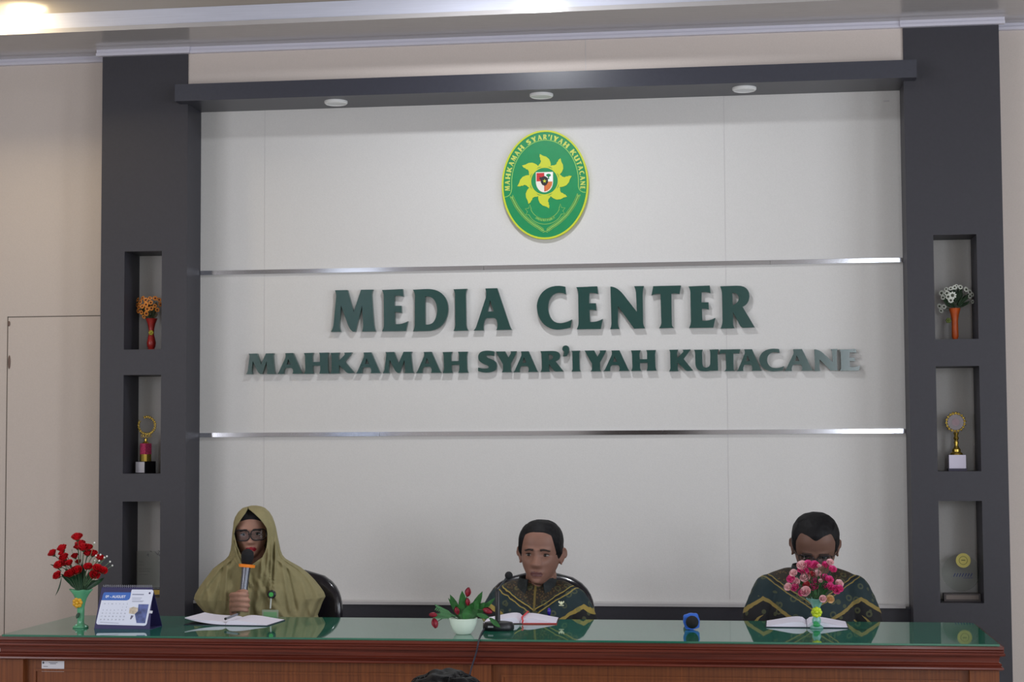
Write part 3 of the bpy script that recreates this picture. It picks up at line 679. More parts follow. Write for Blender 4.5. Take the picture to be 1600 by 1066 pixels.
for u1, v1, w, dy in ((703, 929, .012, .01), (700, 934, .006, .02), (722, 923, .015, .02), (754, 924, .013, 0), (747, 938, .018, -.02), (738, 942, .014, -.02), (719, 940, .014, -.02), (774, 934, .009, 0), (712, 945, .012, 0), (758, 941, .014, -.01), (733, 948, .016, -.03), (727, 936, .014, .02)):
    leaf(b, V(724+(u1-724)*.25, 968, dy), V(u1, v1, dy), w, .008)
for (u0, v0, u1, v1) in ((745, 960, 765, 966), (765, 966, 782, 981)): leaf(b, V(u0, v0, -.035), V(u1, v1, -.04), .008)
b.build('leaf', m_green2, pl)
b = MB()
for (u1, v1) in ((683, 949), (680, 963), (690, 957)):
    a, c = V(712, 963, -.01), V(u1, v1, -.02); b.tube([a, c], .001, 5)
    for i in range(9):
        t = .3+.7*i/8; p = a.lerp(c, t)
        for s in (-1, 1): leaf(b, p, p+Vector((-.008, 0, s*.011)), .0022, n=4)
b.build('fern_sprig', mat('fern_green', (78, 130, 84), .5), pl)
# ================================================================== DESK CALENDAR
c0, c1 = atz(147, 983, TZD), atz(235, 983.5, TZD); c1.y = c0.y
cw = c1.x-c0.x
CF = Vector(((c0.x+c1.x)/2, c0.y, TZD)); chh = (at(190, 918, c0.y+.03)-Vector((0, 0, TZD))).z
ctop = Vector((CF.x+.005, CF.y+.042, TZD+chh))
up = Vector((0.0, .042, chh)).normalized(); nr = Vector((0, -up.z, up.y)); L_ = math.hypot(.042, chh)
cal = empty('desk_calendar', (CF.x, CF.y+.04, TZD), 'dark blue tent calendar open at August, beside the vase of red roses', 'calendar')
def cf(x, y, d): return CF+Vector((x+y*.045, 0, 0))+up*y+nr*d   # x across from centre, y up the face
hw = cw/2
m_nv = mat('navy_card', (48, 44, 92), .5)
MB().prism([(-hw, 0), (hw, 0), (hw-.012, L_), (-hw+.004, L_)], [], cf, -.002, 0).build('front_board', m_nv, cal)
def cb(x, y, d): return CF+Vector((x+y*.045, .11, 0))+Vector((0, -.068, chh)).normalized()*y+Vector((0, .9, .45))*d
MB().prism([(-hw, 0), (hw+.006, 0), (hw-.012, L_*1.03), (-hw+.004, L_*1.03)], [], cb, 0, .002).build('back_board', m_nv, cal)
MB().box(CF.x-hw, CF.x+hw+.004, CF.y, CF.y+.11, TZD, TZD+.0015).build('base_board', m_nv, cal)
def rrect(x0, x1, y0, y1, r, n=5):
    o = []
    for cx_, cy_, a0 in ((x1-r, y1-r, 0), (x0+r, y1-r, 90), (x0+r, y0+r, 180), (x1-r, y0+r, 270)):
        for k in range(n+1): o.append((cx_+r*math.cos(R(a0+90*k/n)), cy_+r*math.sin(R(a0+90*k/n))))
    return o
def cx(u): return -hw+(u-75)/(1105-75)*cw               # calendar drawing units (zoomed photograph) to metres
def cyv(v): return (925-v)/(925-160)*L_
page = MB()
pg = [(690, 225), (700, 205), (1070, 205), (1100, 225), (1102, 260), (1040, 820), (1025, 850), (990, 860), (130, 845), (105, 820), (105, 790), (152, 405), (620, 405), (660, 390), (680, 360)]
def un(u, v):                                           # undo the lean of the drawing
    y = cyv(v); return (cx(u)-y*.045*1.0, y)
page.prism([un(u, v) for u, v in pg], [], cf, 0, .0006)
page = page.build('page', mat('page_white', (228, 232, 250), .5), cal)
MB().prism([un(u, v) for u, v in [(155, 402), (168, 300), (180, 268), (205, 258), (688, 258), (682, 350), (665, 388), (625, 404)]], [], cf, 0, .0007).build('month_band', mat('band_blue', (62, 110, 196), .5), page)
rotc = Matrix((Vector((1, 0, 0)), up, nr)).transposed()
y_ = cyv(340); plain_text('08 - AUGUST', .0125, cf(cx(222)-y_*.045, y_, .0008), rotc, mat('band_white_text', (236, 240, 250), .5), 'month_name', page, .0001, bold=.0003)
m_tx = mat('calendar_print', (128, 134, 160), .6)
b = MB()
for v, a, c in ((295, 715, 930), (360, 718, 900), (385, 720, 880), (412, 725, 940), (428, 725, 920)):
    hgt = 8 if v == 295 else 3
    b.prism([un(a, v-hgt), un(a, v+hgt), un(c, v+hgt), un(c, v-hgt)], [], cf, .0006, .0008)
b.prism([un(175, 800), un(175, 806), un(520, 822), un(520, 816)], [], cf, .0006, .0008)
b.build('small_print', m_tx, page)
day = 1
for r_ in range(6):
    for c_ in range(7):
        u = 222+c_*70-r_*9; v = 470+r_*57
        if r_ == 0: s = 'MTWTFSS'[c_]
        elif r_ == 1 and c_ < 5: continue
        else: s = str(day); day += 1
        if day > 31: break
        y_ = cyv(v); plain_text(s, .0062, cf(cx(u)-y_*.045, y_, .0008), rotc, m_tx, 'day_number' if r_ else 'weekday_initial', page, .0001, 'CENTER')
y_ = cyv(270); b = MB(); c = (cx(1035)-y_*.045, y_)
b.prism([(c[0]+.0035*math.cos(t), c[1]+.0035*math.sin(t)) for t in seq(0, 2*PI*15/16, 16)], [], cf, 0, .0009); b.build('round_mark', m_nv, page)
m_ph = mat('photo_print', (84, 96, 150), .5, noise_amt=.6, scale=45)
MB().prism([un(850, 472), un(1040, 472), un(1008, 815), un(850, 812), un(800, 650), un(850, 600)], [], cf, 0, .0009).build('picture', m_ph, page)
MB().prism([un(690, 545), un(760, 520), un(850, 540), un(845, 600), un(795, 655), un(690, 640)], [], cf, 0, .0008).build('picture', mat('photo_cream', (206, 190, 170), .5, noise_amt=.3, scale=80), page)
MB().prism([un(735, 675), un(780, 680), un(765, 715), un(740, 750), un(722, 740)], [], cf, 0, .0008).build('picture', mat('photo_dark', (110, 104, 130), .5), page)
y_ = cyv(610); MB().prism([un(1058, 585), un(1125, 590), un(1120, 638), un(1055, 632)], [], cf, 0, .0012).build('index_tab', mat('tab_white', (215, 216, 226), .5), cal)
b = MB()
for i in range(24):
    x = -hw+.012+(cw-.028)*i/23; c = cf(x, L_-.002, .001)
    b.tube([c+Vector((0, .0045*math.cos(t), .0045+.0045*math.sin(t))) for t in seq(-PI*.75, PI*1.1, 9)], .0007, 5)
b.build('spiral_binding', mat('binding_wire', (190, 190, 205), .3, metal=.8), cal, smooth=True)
# ================================================================== NOTEBOOKS, PEN
m_paper = mat('notebook_paper', (232, 228, 244), .6); m_cov = mat('dark_cover', (26, 36, 52), .5)
def notebook(u0, u1, vc, vt, label, m_c, sag=1.0, hl=.022, hr=.018, tilt=0.0, lift=0.0, thick=.008):
    a, c = atz(u0, vc, TZD), atz(u1, vc, TZD); yf = min(a.y, c.y, -1.04); cxn = (a.x+c.x)/2; wd = c.x-a.x
    dep = .20
    yb = yf+dep
    nb = empty('notebook', (cxn, (yf+yb)/2, TZD), label, 'notebook')
    rot = Matrix.Translation(Vector((cxn, (yf+yb)/2, 0))) @ Matrix.Rotation(tilt, 4, 'Z') @ Matrix.Translation(-Vector((cxn, (yf+yb)/2, 0)))
    MB().box(cxn-wd/2, cxn+wd/2, yf, yb, TZD, TZD+.003, mtx=rot).build('cover', m_c, nb)
    for s, hh_ in ((-1, hl), (1, hr)):
        n = 12; vs = []; fs = []
        for i in range(n+1):
            t = i/n; x = cxn+s*(.001+(wd/2-.004)*t)
            z = TZD+.004+hh_*(math.sin(PI*min(1, t*1.0)**.55)*.75)*(1-.35*t)+thick*(1-t)*.6+(lift*t*t if s < 0 else 0)
            for y in (yf+.003, yb-.003): vs += [rot@Vector((x, y, TZD+.0032+(lift*t*t*.9 if s < 0 else 0))), rot@Vector((x, y, z))]
        for i in range(n):
            q = i*4; fs += [(q, q+1, q+5, q+4), (q+2, q+6, q+7, q+3), (q+1, q+3, q+7, q+5), (q, q+4, q+6, q+2)]
        fs += [(0, 2, 3, 1), (n*4, n*4+1, n*4+3, n*4+2)]
        MB().add(vs, fs).build('pages', m_paper, nb, smooth='auto')
    return nb, rot, cxn, yf, wd
nb1 = notebook(288, 424, 977.5, 955, 'open white notebook lying in front of the woman', m_cov, hl=.010, hr=.016, tilt=R(-3), lift=.022)
nb2 = notebook(752, 868, 975, 958, 'open notebook with red edge, partly behind the black desk microphone', mat('red_black_cover', (60, 26, 32), .5), hl=.02, hr=.018, tilt=R(4))
b = MB(); c = Vector((nb2[2]+.012, nb2[3]-.002, 0)); b.tube([(c.x, c.y+.19, TZD+.026), (c.x, c.y+.02, TZD+.022), (c.x+.006, c.y-.004, TZD+.012), (c.x+.004, c.y-.006, TZD+.005)], .003, 6)
b.build('bookmark', mat('red_ribbon', (206, 60, 66), .5), nb2[0])
b = MB().box(nb2[2]+.008, nb2[2]+nb2[4]/2, nb2[3]-.003, nb2[3]+.001, TZD+.0005, TZD+.004, mtx=nb2[1]); b.build('red_edge', mat('red_edge', (190, 56, 56), .5), nb2[0])
nb3 = notebook(1197, 1326, 981, 968, 'open white notebook in front of the man with bowed head', m_cov, hl=.018, hr=.018, tilt=R(-1))
pa, pb = at(353, 967, nb1[3]+.01), at(367.5, 961.5, nb1[3]+.05)
pen = empty('pen', pa, 'black and silver pen resting on the notebook in front of the woman', 'pen')
d = (pb-pa); d = d.normalized()*.07
MB().tube([pa, pa+d*.8], .0042, 12).build('barrel', mat('pen_grey', (120, 120, 128), .3), pen, smooth='auto')
MB().tube([pa-d*.06, pa], [.0045, .0045], 12).build('cap', m_dark, pen, smooth='auto')
MB().tube([pa+d*.8, pa+d], [.004, .001], 12).build('tip', m_dark, pen, smooth='auto')
# ================================================================== MICROPHONES
m_blk = mat('black_plastic', (28, 28, 34), .4); m_mesh = mat('black_foam', (22, 22, 26), .85, bump=.4, scale=300, noise_amt=.3)
p = atz(779, 987, TZD); BYm = p.y+.045; p = Vector((at(779, 985, BYm).x, BYm, TZD))
mic = empty('desk_microphone', p, 'black gooseneck microphone on an oval base, in front of the middle man', 'microphone')
def P2(u, v, dy=0): return at(u, v, BYm+dy)
b = MB(); hb = P2(779, 972).z-TZD+.002
b.lathe([(.050, 0), (.0535, .004), (.0535, hb*.55), (.047, hb*.9), (.030, hb), (.005, hb+.001)], p, 32, mtx=Matrix.Diagonal((1, .8, 1)))
b.build('base', m_blk, mic, smooth='auto')
x = P2(777.5, 960).x
MB().tube([(x, BYm, TZD+hb-.002), (x, BYm, P2(777.5, 925).z), (x, BYm, P2(777.5, 921).z)], [.009, .0085, .004], 14).build('post', m_blk, mic, smooth='auto')
MB().tube(spline([(x, BYm, P2(777, 922).z), P2(780, 918), P2(786, 911, -.01), P2(791, 903, -.02)], 5), .0032, 8).build('gooseneck', mat('dull_metal', (96, 96, 104), .35, metal=.6), mic, smooth=True)
MB().ell(P2(795, 899.5, -.025), (.0135, .015, .0135), 18, 12).build('head', m_mesh, mic, smooth=True)
MB().box(p.x-.03, p.x-.012, BYm-.0425, BYm-.036, TZD+.012, TZD+.017).build('switch', mat('silver_switch', (180, 180, 185), .3), mic)
pts = [P2(757, 984, -.02), atz(752, 990, TZD+.003), Vector((at(748, 1004, DYF-.012).x, DYF-.012, .812)), Vector((at(744, 1020, DYF-.018).x, DYF-.016, .775)), at(737, 1043, DYF-.012), at(732, 1066, DYF-.01), at(728, 1100, DYF-.01)]
pts[0].z = TZD+.006; end = pts[-1]; pts.append(Vector((end.x-.02, DYF-.03, .05))); pts.append(Vector((end.x-.05, DYF-.1, .006)))
MB().tube(spline(pts, 5), .003, 8).build('microphone_cable', mat('dark_cable', (46, 44, 56), .5), smooth=True, label='thin dark cable hanging from the desk microphone down the desk front', cat='cable')
# microphone lying on the desk, blue anti-roll ring
pm = atz(1081, 986, TZD)
R0 = .026; c = Vector((pm.x, pm.y+.02, TZD+R0+.002)); ax = Vector((-.12, 1, 0)).normalized(); c.x = at(1081, 970, c.y).x
lm = empty('wireless_microphone', (c.x, c.y, TZD), 'black microphone with a blue ring, lying on the desk pointing forward', 'microphone')
MB().ell(c-ax*.012, (.0215, .026, .0215), 20, 14).build('head', m_mesh, lm, smooth=True)
b = MB()
q = Vector((0, 0, 1)).rotation_difference(ax).to_matrix()
def ringw(i, a, r, z): return (r*(1+(.16*max(0, math.cos(4*(a+PI/4)))**2 if i in (1, 2) else 0)), z)
b.lathe([(.018, -.010), (.0275, -.009), (.0275, .008), (.018, .009)], c+ax*.018, 48, wave=ringw, mtx=q, closed=True)
b.build('anti_roll_ring', mat('blue_rubber', (44, 104, 210), .45), lm, smooth='auto')
MB().tube([c+ax*.02, c+ax*.06, c+ax*.2-Vector((0, 0, .008)), c+ax*.22-Vector((0, 0, .009))], [.018, .0155, .0125, .011], 18).build('handle', m_blk, lm, smooth='auto')
# ================================================================== THINGS IN THE NICHES
NF = [.8075+.0003, 1.326+.0003, 1.8507+.0003]
m_gold = mat('gold_plastic', (206, 176, 84), .25, metal=.85); m_bk = mat('gloss_black', (24, 22, 26), .25)
YN = -.085
def N(u, v, dy=0): return at(u, v, YN+dy)
# vase with orange daisies (left, top niche)
def niche_vase(uc, vt, vb, z0, prof_, m_v, charm, m_ch, lab, lab2, head, spread, fl, m_f, m_c, m_l, name2):
    c = N(uc, vb); top = N(uc, vt).z; h = top-z0
    v = empty('flower_vase', (c.x, YN, z0), lab, 'vase')
    MB().lathe([(r, z*h) for r, z in prof_], (c.x, YN, z0), 28).build('body', m_v, v, smooth='auto')
    b = MB(); ribbon_flower(b, N(*charm, -.016), .0115, n=6); b.build('flower_charm', m_ch, v, smooth=True)
    bq = empty(name2, (c.x, YN, z0+h*.6), lab2, 'flowers')
    mo = Vector((c.x, YN, top-.01)); hc = N(*head, .0)
    b = MB()
    for (u, vv, r) in fl:
        p = N(u, vv); dx = (p.x-hc.x)/spread; dz = (p.z-hc.z)/spread; rr = min(1, math.hypot(dx, dz)); p.y = YN-.028*math.sqrt(max(0, 1-rr*rr))-.012
        b.tube([mo, mo*.4+p*.6, p], .0009, 5)
        q = MB(); daisy(q, p, r/384, Vector((dx*.9, -1, dz*.7))); q.build('daisy', [m_f, m_c], bq, recalc=False)
    b.build('stems', m_stem, bq)
    b = MB()
    for k in range(34):
        a = random.uniform(0, 2*PI); rr = spread*random.uniform(.35, .95); t = Vector((hc.x+rr*math.cos(a), YN+random.uniform(-.02, .03), hc.z+rr*.75*math.sin(a)))
        leaf(b, mo*.55+t*.45, t, .006, .004)
    b.build('leaves', m_l, bq)
    return v, bq
vp_ = [(.021, 0), (.021, .03), (.012, .06), (.017, .12), (.0195, .24), (.016, .36), (.0115, .5), (.0115, .66), (.0165, .84), (.024, .97), (.026, 1.0), (.020, .96), (.008, .7)]
fl = [(216, 477, 4), (219, 487, 4), (223, 473, 4.5), (227, 480, 4), (232, 470, 4.5), (233, 477, 4.5), (235, 484, 4.5), (233, 491, 4.5), (240, 474, 4), (241, 483, 4), (245, 467, 4.5), (250, 469, 4), (252, 476, 4), (246, 479, 3.5), (225, 489, 4), (226, 466.5, 4), (238, 467, 3.5), (217, 468.5, 4), (228, 496, 3.5), (221, 481, 4), (249, 485, 4)]
niche_vase(236.5, 498, 546, NF[2], vp_, mat('red_vase', (160, 42, 38), .3, noise_amt=.2, scale=40), (236, 520), mat('olive_charm', (170, 160, 50), .4),
    'dark red vase in the top niche of the left pier', 'bunch of orange and yellow daisies in the top niche of the left pier', (234, 481), .052, fl,
    mat('orange_petals', (230, 140, 50), .5, noise_amt=.35, scale=50), mat('brown_centre', (92, 34, 24), .6), mat('russet_leaves', (84, 70, 48), .6, noise_amt=.4, scale=80), 'daisy_bouquet')
fl = [(1470, 459, 5), (1478, 459.5, 4.5), (1486.5, 463, 6), (1472, 466, 4), (1480, 465, 4.5), (1484, 470.5, 4.5), (1467.5, 479, 4.5), (1474, 480, 4), (1470, 486, 4), (1484, 452, 3.5), (1490, 450.5, 4), (1499, 450, 4), (1508, 453.5, 4.5), (1514, 457.5, 4.5), (1518, 461, 4), (1514, 464, 4), (1493, 448, 3), (1519, 472, 3.5), (1477, 453, 3.5)]
vp2 = [(.020, 0), (.020, .02), (.010, .05), (.014, .12), (.0135, .35), (.013, .6), (.0165, .8), (.022, .95), (.0235, 1.0), (.018, .96), (.008, .7)]
niche_vase(1492.5, 482, 527, NF[2], vp2, mat('orange_vase', (206, 92, 36), .35, noise_amt=.12, scale=40), (1482, 501), mat('dull_green_charm', (96, 110, 50), .5),
    'orange vase in the top niche of the right pier', 'bunch of white daisies with green leaves in the top niche of the right pier', (1492, 464), .068, fl,
    mat('white_petals', (226, 230, 220), .5), mat('dark_centre', (70, 76, 60), .6), mat('deep_leaves', (40, 66, 40), .6, noise_amt=.4, scale=80), 'daisy_bouquet')
def ring_beads(mb, c, R_, t0, t1, n, s, lean=.7):
    for k in range(n):
        t = t0+(t1-t0)*k/(n-1)
        for sg in (-1, 1):
            rr = R_+sg*s*.8; p = Vector((c.x+rr*math.cos(t), c.y, c.z+rr*math.sin(t)))
            mb.ell(p, (s*1.5, s*.7, s*.75), 8, 6, mtx=Matrix.Rotation(-(t+PI/2+sg*lean), 3, 'Y'))
    mb.tube([c+Vector((R_*math.cos(t), 0, R_*math.sin(t))) for t in seq(t0, t1, 30)], s*.5, 6)
# wreath trophy, left middle niche
c = N(227.5, 739); z0 = NF[1]; tl = empty('wreath_trophy', (c.x, YN, z0), 'gold wreath trophy with pink column, middle niche of the left pier', 'trophy')
rz = Matrix.Translation((c.x, YN, 0)) @ Matrix.Rotation(R(-30), 4, 'Z') @ Matrix.Translation((-c.x, -YN, 0))
hb = N(227, 721).z-z0; s_ = .030
MB().box(c.x-s_, c.x+s_, YN-s_, YN+s_, z0, z0+hb, mtx=rz).build('base', m_bk, tl)
MB().box(c.x-s_+.002, c.x+s_-.002, YN-s_-.0015, YN-s_, z0+.003, z0+hb-.002, mtx=rz).build('name_plate', mat('plate_white', (210, 208, 216), .4), tl)
z1 = z0+hb; z2 = N(227, 710).z; z3 = N(227, 693).z; z4 = N(228, 686).z
MB().lathe([(.024, 0), (.024, z2-z1), (.020, z2-z1)], (c.x, YN, z1), 12).build('collar', m_gold, tl)
MB().box(c.x-.017, c.x+.017, YN-.017, YN+.017, z2, z3, mtx=rz).build('column', mat('pink_glitter', (196, 70, 110), .3, noise_amt=.5, scale=250), tl)
MB().lathe([(.017, 0), (.012, .004), (.006, .01), (.006, z4-z3), (.010, z4-z3+.003)], (c.x, YN, z3), 16).build('neck', m_gold, tl, smooth='auto')
rc = N(229.5, 665); b = MB(); ring_beads(b, rc, .037, R(130)-2*PI+.35, R(125)-.3, 24, .0035); b.build('wreath', m_gold, tl, smooth=True)
b = MB()
for k, u in enumerate((222, 226, 230, 234.5)):
    p = N(u, 681.5); b.lathe([(.0048, -.0015), (.0062, 0), (.0048, .0015), (.0036, 0)], p, 14, mtx=Matrix.Rotation(R(90), 3, 'X'), closed=True)
b.build('scroll', m_gold, tl, smooth=True)
# trophy, right middle niche
c = N(1495, 735); tr_ = empty('wreath_trophy', (c.x, YN, z0), 'gold trophy with round medal and silver base, middle niche of right pier', 'trophy')
zb = N(1495, 732).z; zt = N(1495, 711).z; s_ = .033
MB().box(c.x-s_-.003, c.x+s_+.003, YN-s_, YN+s_, z0, zb).build('foot', mat('purple_black', (44, 38, 66), .4), tr_)
MB().box(c.x-s_, c.x+s_, YN-s_+.003, YN+s_, zb, zt).build('base', mat('silver_block', (186, 180, 196), .3, metal=.3), tr_)
zz_ = N(1494, 676).z; H_ = zz_-zt
MB().lathe([(.026, 0), (.024, .08*H_), (.017, .14*H_), (.017, .25*H_), (.010, .34*H_), (.007, .45*H_), (.010, .55*H_), (.007, .65*H_), (.011, .74*H_), (.007, .85*H_), (.012, H_)], (c.x, YN, zt), 20).build('column', m_gold, tr_, smooth='auto')
rc = N(1493, 660); b = MB(); ring_beads(b, rc, .036, R(60)-2*PI+.4, R(115)-.1, 20, .0034); b.build('wreath', m_gold, tr_, smooth=True)
MB().lathe([(.031, -.002), (.031, .002)], rc, 32, mtx=Matrix.Rotation(R(90), 3, 'X')).build('medal', mat('grey_medal', (120, 112, 116), .3, metal=.3), tr_)
MB().lathe([(.015, 0), (.015, .0035)], rc, 24, mtx=Matrix.Rotation(R(90), 3, 'X')).build('medal_centre', mat('rose_medal', (176, 150, 160), .4), tr_)
# clear plaques, bottom niches
m_acr = mat('clear_acrylic', (238, 242, 240), .05, trans=1, ior=1.2)
z0 = NF[0]; a, c2 = N(214.5, 861), N(251.5, 919)
pq = empty('award_plaque', ((a.x+c2.x)/2, YN, z0), 'clear upright award plaque on black and gold base, bottom niche of left pier', 'plaque')
zb = c2.z; cx_ = a.x+.085
MB().box(a.x, a.x+.15, YN-.004, YN+.004, zb-.002, a.z).build('acrylic_panel', m_acr, pq)
MB().box(a.x-.004, a.x+.154, YN-.03, YN+.03, z0, z0+.006).box(a.x-.004, a.x+.154, YN-.03, YN+.03, zb-.006, zb).build('base', m_bk, pq)
MB().box(a.x-.001, a.x+.151, YN-.027, YN+.027, z0+.006, zb-.006).build('base_core', mat('brass_band', (150, 124, 50), .4, metal=.5), pq)
b = MB(); m_et = mat('etched_mark', (104, 104, 108), .6)
for u0, v0, u1, v1 in ((242, 862, 247, 868), (246, 868, 249, 862), (244, 865, 251, 869), (247, 860, 252, 864), (249, 870, 250.5, 864), (229, 868, 233, 866), (231, 864, 232, 871), (234, 861, 238, 863)):
    leaf(b, N(u0, v0, -.006), N(u1, v1, -.006), .0018, n=5)
for v, l in ((878, 6), (889, 20), (893, 17), (898, 14), (883, 8)): b.tube([N(217, v, -.006), N(217+l, v, -.006)], .0006, 4)
b.build('engraving', m_et, pq)
c = N(1501, 895); rp = empty('award_plaque', (N(1503, 940).x, YN, z0), 'clear round award plaque with yellow badge on brown base, bottom niche of right pier', 'plaque')
zt = N(1503, 927).z
MB().lathe([(.074, -.005), (.074, .005)], c, 44, mtx=Matrix.Rotation(R(90), 3, 'X')).build('glass_disc', m_acr, rp)
x0, x1 = N(1474, 930).x, N(1531, 930).x
MB().box(x0, x1, YN-.028, YN+.028, z0, zt).build('base', mat('dark_brown_base', (62, 52, 52), .4), rp)
MB().box(x0+.008, x1-.008, YN-.029, YN-.028, z0+.008, zt-.006).build('base_plate', mat('taupe_plate', (116, 104, 98), .4), rp)
pc = N(1505, 876, -.006); b = MB().lathe([(.029, 0), (.029, .0015)], pc, 28, mtx=Matrix.Rotation(R(90), 3, 'X')); b.build('badge', mat('yellow_badge', (216, 204, 110), .5), rp)
b = MB().lathe([(.017, .0015), (.017, .002), (.015, .002), (.015, .0015)], pc, 24, mtx=Matrix.Rotation(R(90), 3, 'X'), closed=True).box(pc.x-.008, pc.x+.008, pc.y-.002, pc.y-.0015, pc.z-.001, pc.z+.003); b.build('badge_mark', mat('badge_print', (120, 120, 60), .5), rp)
b = MB()
for k in range(7):
    u = 1490+k*4.4; b.tube([N(u, 901.5, -.006), N(u+2.6, 896, -.006)], .0014, 5)
b.tube([N(1505, 903.5, -.006), N(1520, 903.5, -.006)], .0007, 4)
b.build('blue_mark', mat('blue_ink', (50, 66, 150), .5), rp)
# ================================================================== PEOPLE
m_skin = mat('tan_skin', (136, 98, 84), .55, noise_amt=.06, scale=30)
m_skind = mat('brown_skin', (104, 74, 62), .55, noise_amt=.06, scale=30)
m_hair = mat('black_hair', (15, 14, 17), .62, spec=.25, noise_amt=.4, scale=90, stretch=(1, 1, .2), bump=.5)
ZC_ = .116
def pinterp(z, xs, ys):
    return float(np.interp(z, xs, ys))
def head_point(th, ph, prm):
    """chin at z=0, crown at .232; y forward; th 0 (under chin) .. pi (crown), ph 0 = front"""
    z = ZC_*(1-math.cos(th)); e = math.sin(th)**.75 if 0 < th < PI else 0
    kf = pinterp(z, [0, .015, .04, .07, .116, .15, .18, .205, .222, .232], [.112, .138, .112, .098, .088, .094, .103, .109, .1, .095])
    kb = pinterp(z, [0, .015, .04, .07, .116, .15, .18, .205, .222, .232], [.03, .05, .074, .092, .097, .102, .109, .112, .11, .108])
    kw = pinterp(z, [0, .015, .04, .07, .095, .116, .15, .18, .205, .222, .232], [.046, .053, .0635, .071, .0735, .074, .079, .086, .089, .088, .085])*prm.get('w', 1)
    sx, cxx = math.sin(ph), math.cos(ph)
    k = kf if cxx > 0 else kb; ex = .88
    x = kw*e*math.copysign(abs(sx)**ex, sx); y = k*e*math.copysign(abs(cxx)**ex, cxx)
    if cxx > 0:                                          # face relief
        ax = abs(x); g = lambda a, b, s: math.exp(-((a-b)/s)**2)
        f = min(1, cxx*2.2)
        nose = 0
        if .062 < z < .14:
            t = min(1, max(0, (.135-z)/.05)); hgt = .004+.019*t**1.15
            if z < .082: hgt *= max(0, (z-.066)/.016)
            nose = hgt*g(ax, 0, .0085+.007*t)
        y += f*(nose + .0065*g(ax, .0145, .007)*g(z, .083, .008) - .0105*g(ax, .031, .016)*g(z, .118, .0115) + .005*g(ax, .026, .024)*g(z, .139, .007)
               + .0045*g(ax, .043, .018)*g(z, .09, .018) - .004*g(ax, .052, .016)*g(z, .055, .02) + .0055*g(ax, 0, .024)*g(z, .054, .0055) + .006*g(ax, 0, .02)*g(z, .042, .005) - .0055*g(ax, 0, .026)*g(z, .0485, .0022)
               - .004*g(ax, 0, .02)*g(z, .031, .006) + .006*g(ax, 0, .02)*g(z, .014, .011) - .002*g(ax, 0, .003)*g(z, .064, .006)
               + .003*g(ax, .031, .016)*g(z, .127, .003))
    return Vector((x, y, z))
def head_mesh(mb, mtx, prm, n=112, m=120):
    vs = []; fs = []
    for i in range(m+1):
        th = PI*i/m
        for j in range(n): vs.append(mtx@head_point(min(max(th, 1e-4), PI-1e-4), 2*PI*j/n-PI, prm))
    for i in range(m):
        for j in range(n): fs.append((i*n+j, i*n+(j+1) % n, (i+1)*n+(j+1) % n, (i+1)*n+j))
    fs.append(tuple(range(n-1, -1, -1))); fs.append(tuple(m*n+j for j in range(n)))
    mb.add(vs, fs)
    es = prm.get('ear', 1)
    for s in (-1, 1):                                   # ears
        base = Vector((s*.0735*prm.get('w', 1), -.012, .105))
        rot = Matrix.Rotation(s*R(prm.get('earflare', 28)), 3, 'Z')@Matrix.Rotation(R(8), 3, 'X')
        pts = [base+rot@Vector((s*.008*es, -.006+.016*math.cos(t)*(1.05 if math.sin(t) > 0 else .7), .003+.031*math.sin(t))) for t in seq(-PI*.42, PI*1.02, 16)]
        mb.tube([mtx@p for p in pts], [.0045]*16, 8)
        mb.ell(mtx@(base+rot@Vector((s*.004*es, -.004, .004))), (.0075, .016, .030), 14, 10, mtx=(mtx.to_3x3()@rot))
def cap(mtx, prm, fn, mtop, noise_a=.0015, lo=-.004, n=144, m=150, kk=.35, nf=60):
    """hair or cloth grown from the head surface; fn(p, ph) = signed distance inside the hairline"""
    mb = MB(); vs = []; th_ = []
    for i in range(m+1):
        th = min(max(PI*i/m, 1e-3), PI-1e-3)
        for j in range(n):
            p = head_point(th, 2*PI*j/n-PI, dict(prm)); c = Vector((0, -.005, .12)); nr_ = (p-c).normalized()
            s = fn(p); t = max(lo, min(mtop, s*kk))
            if t > 0: t += noise_a*noise.noise(p*nf)*min(1, t/.004)
            vs.append(mtx@(p+nr_*t)); th_.append(t)
    fs = []
    for i in range(m):
        for j in range(n):
            f = (i*n+j, i*n+(j+1) % n, (i+1)*n+(j+1) % n, (i+1)*n+j)
            if max(th_[k] for k in f) > lo+.0005: fs.append(f)
    if max(th_[m*n:]) > 0: fs.append(tuple(m*n+j for j in range(n)))
    mb.add(vs, fs); return mb
def remeshed(mb, name, mats, parent, voxel, smooth_it=2, assign=None, lift=None):
    o = mb.build('tmp_'+name, mats[0])
    md = o.modifiers.new('r', 'REMESH'); md.mode = 'VOXEL'; md.voxel_size = voxel; md.use_smooth_shade = True
    if smooth_it:
        ms = o.modifiers.new('s', 'SMOOTH'); ms.factor = .5; ms.iterations = smooth_it
    bpy.context.view_layer.update()
    dg = bpy.context.evaluated_depsgraph_get(); me = bpy.data.meshes.new_from_object(o.evaluated_get(dg))
    loc = o.location.copy(); old = o.data; bpy.data.objects.remove(o); bpy.data.meshes.remove(old)
    W_ = Matrix.Translation(loc); T = wmat(parent).inverted()@W_ if parent is not None else W_
    if lift:
        for v in me.vertices:
            w = W_@v.co; v.co = W_.inverted()@lift(w)
    me.materials.clear()
    for m in mats: me.materials.append(m)
    if assign:
        for p in me.polygons: p.material_index = assign(W_@p.center)
    me.transform(T)
    me.shade_smooth(); me.name = name
    no = bpy.data.objects.new(name, me); COL.objects.link(no)
    if parent is not None: no.parent = parent
    return no
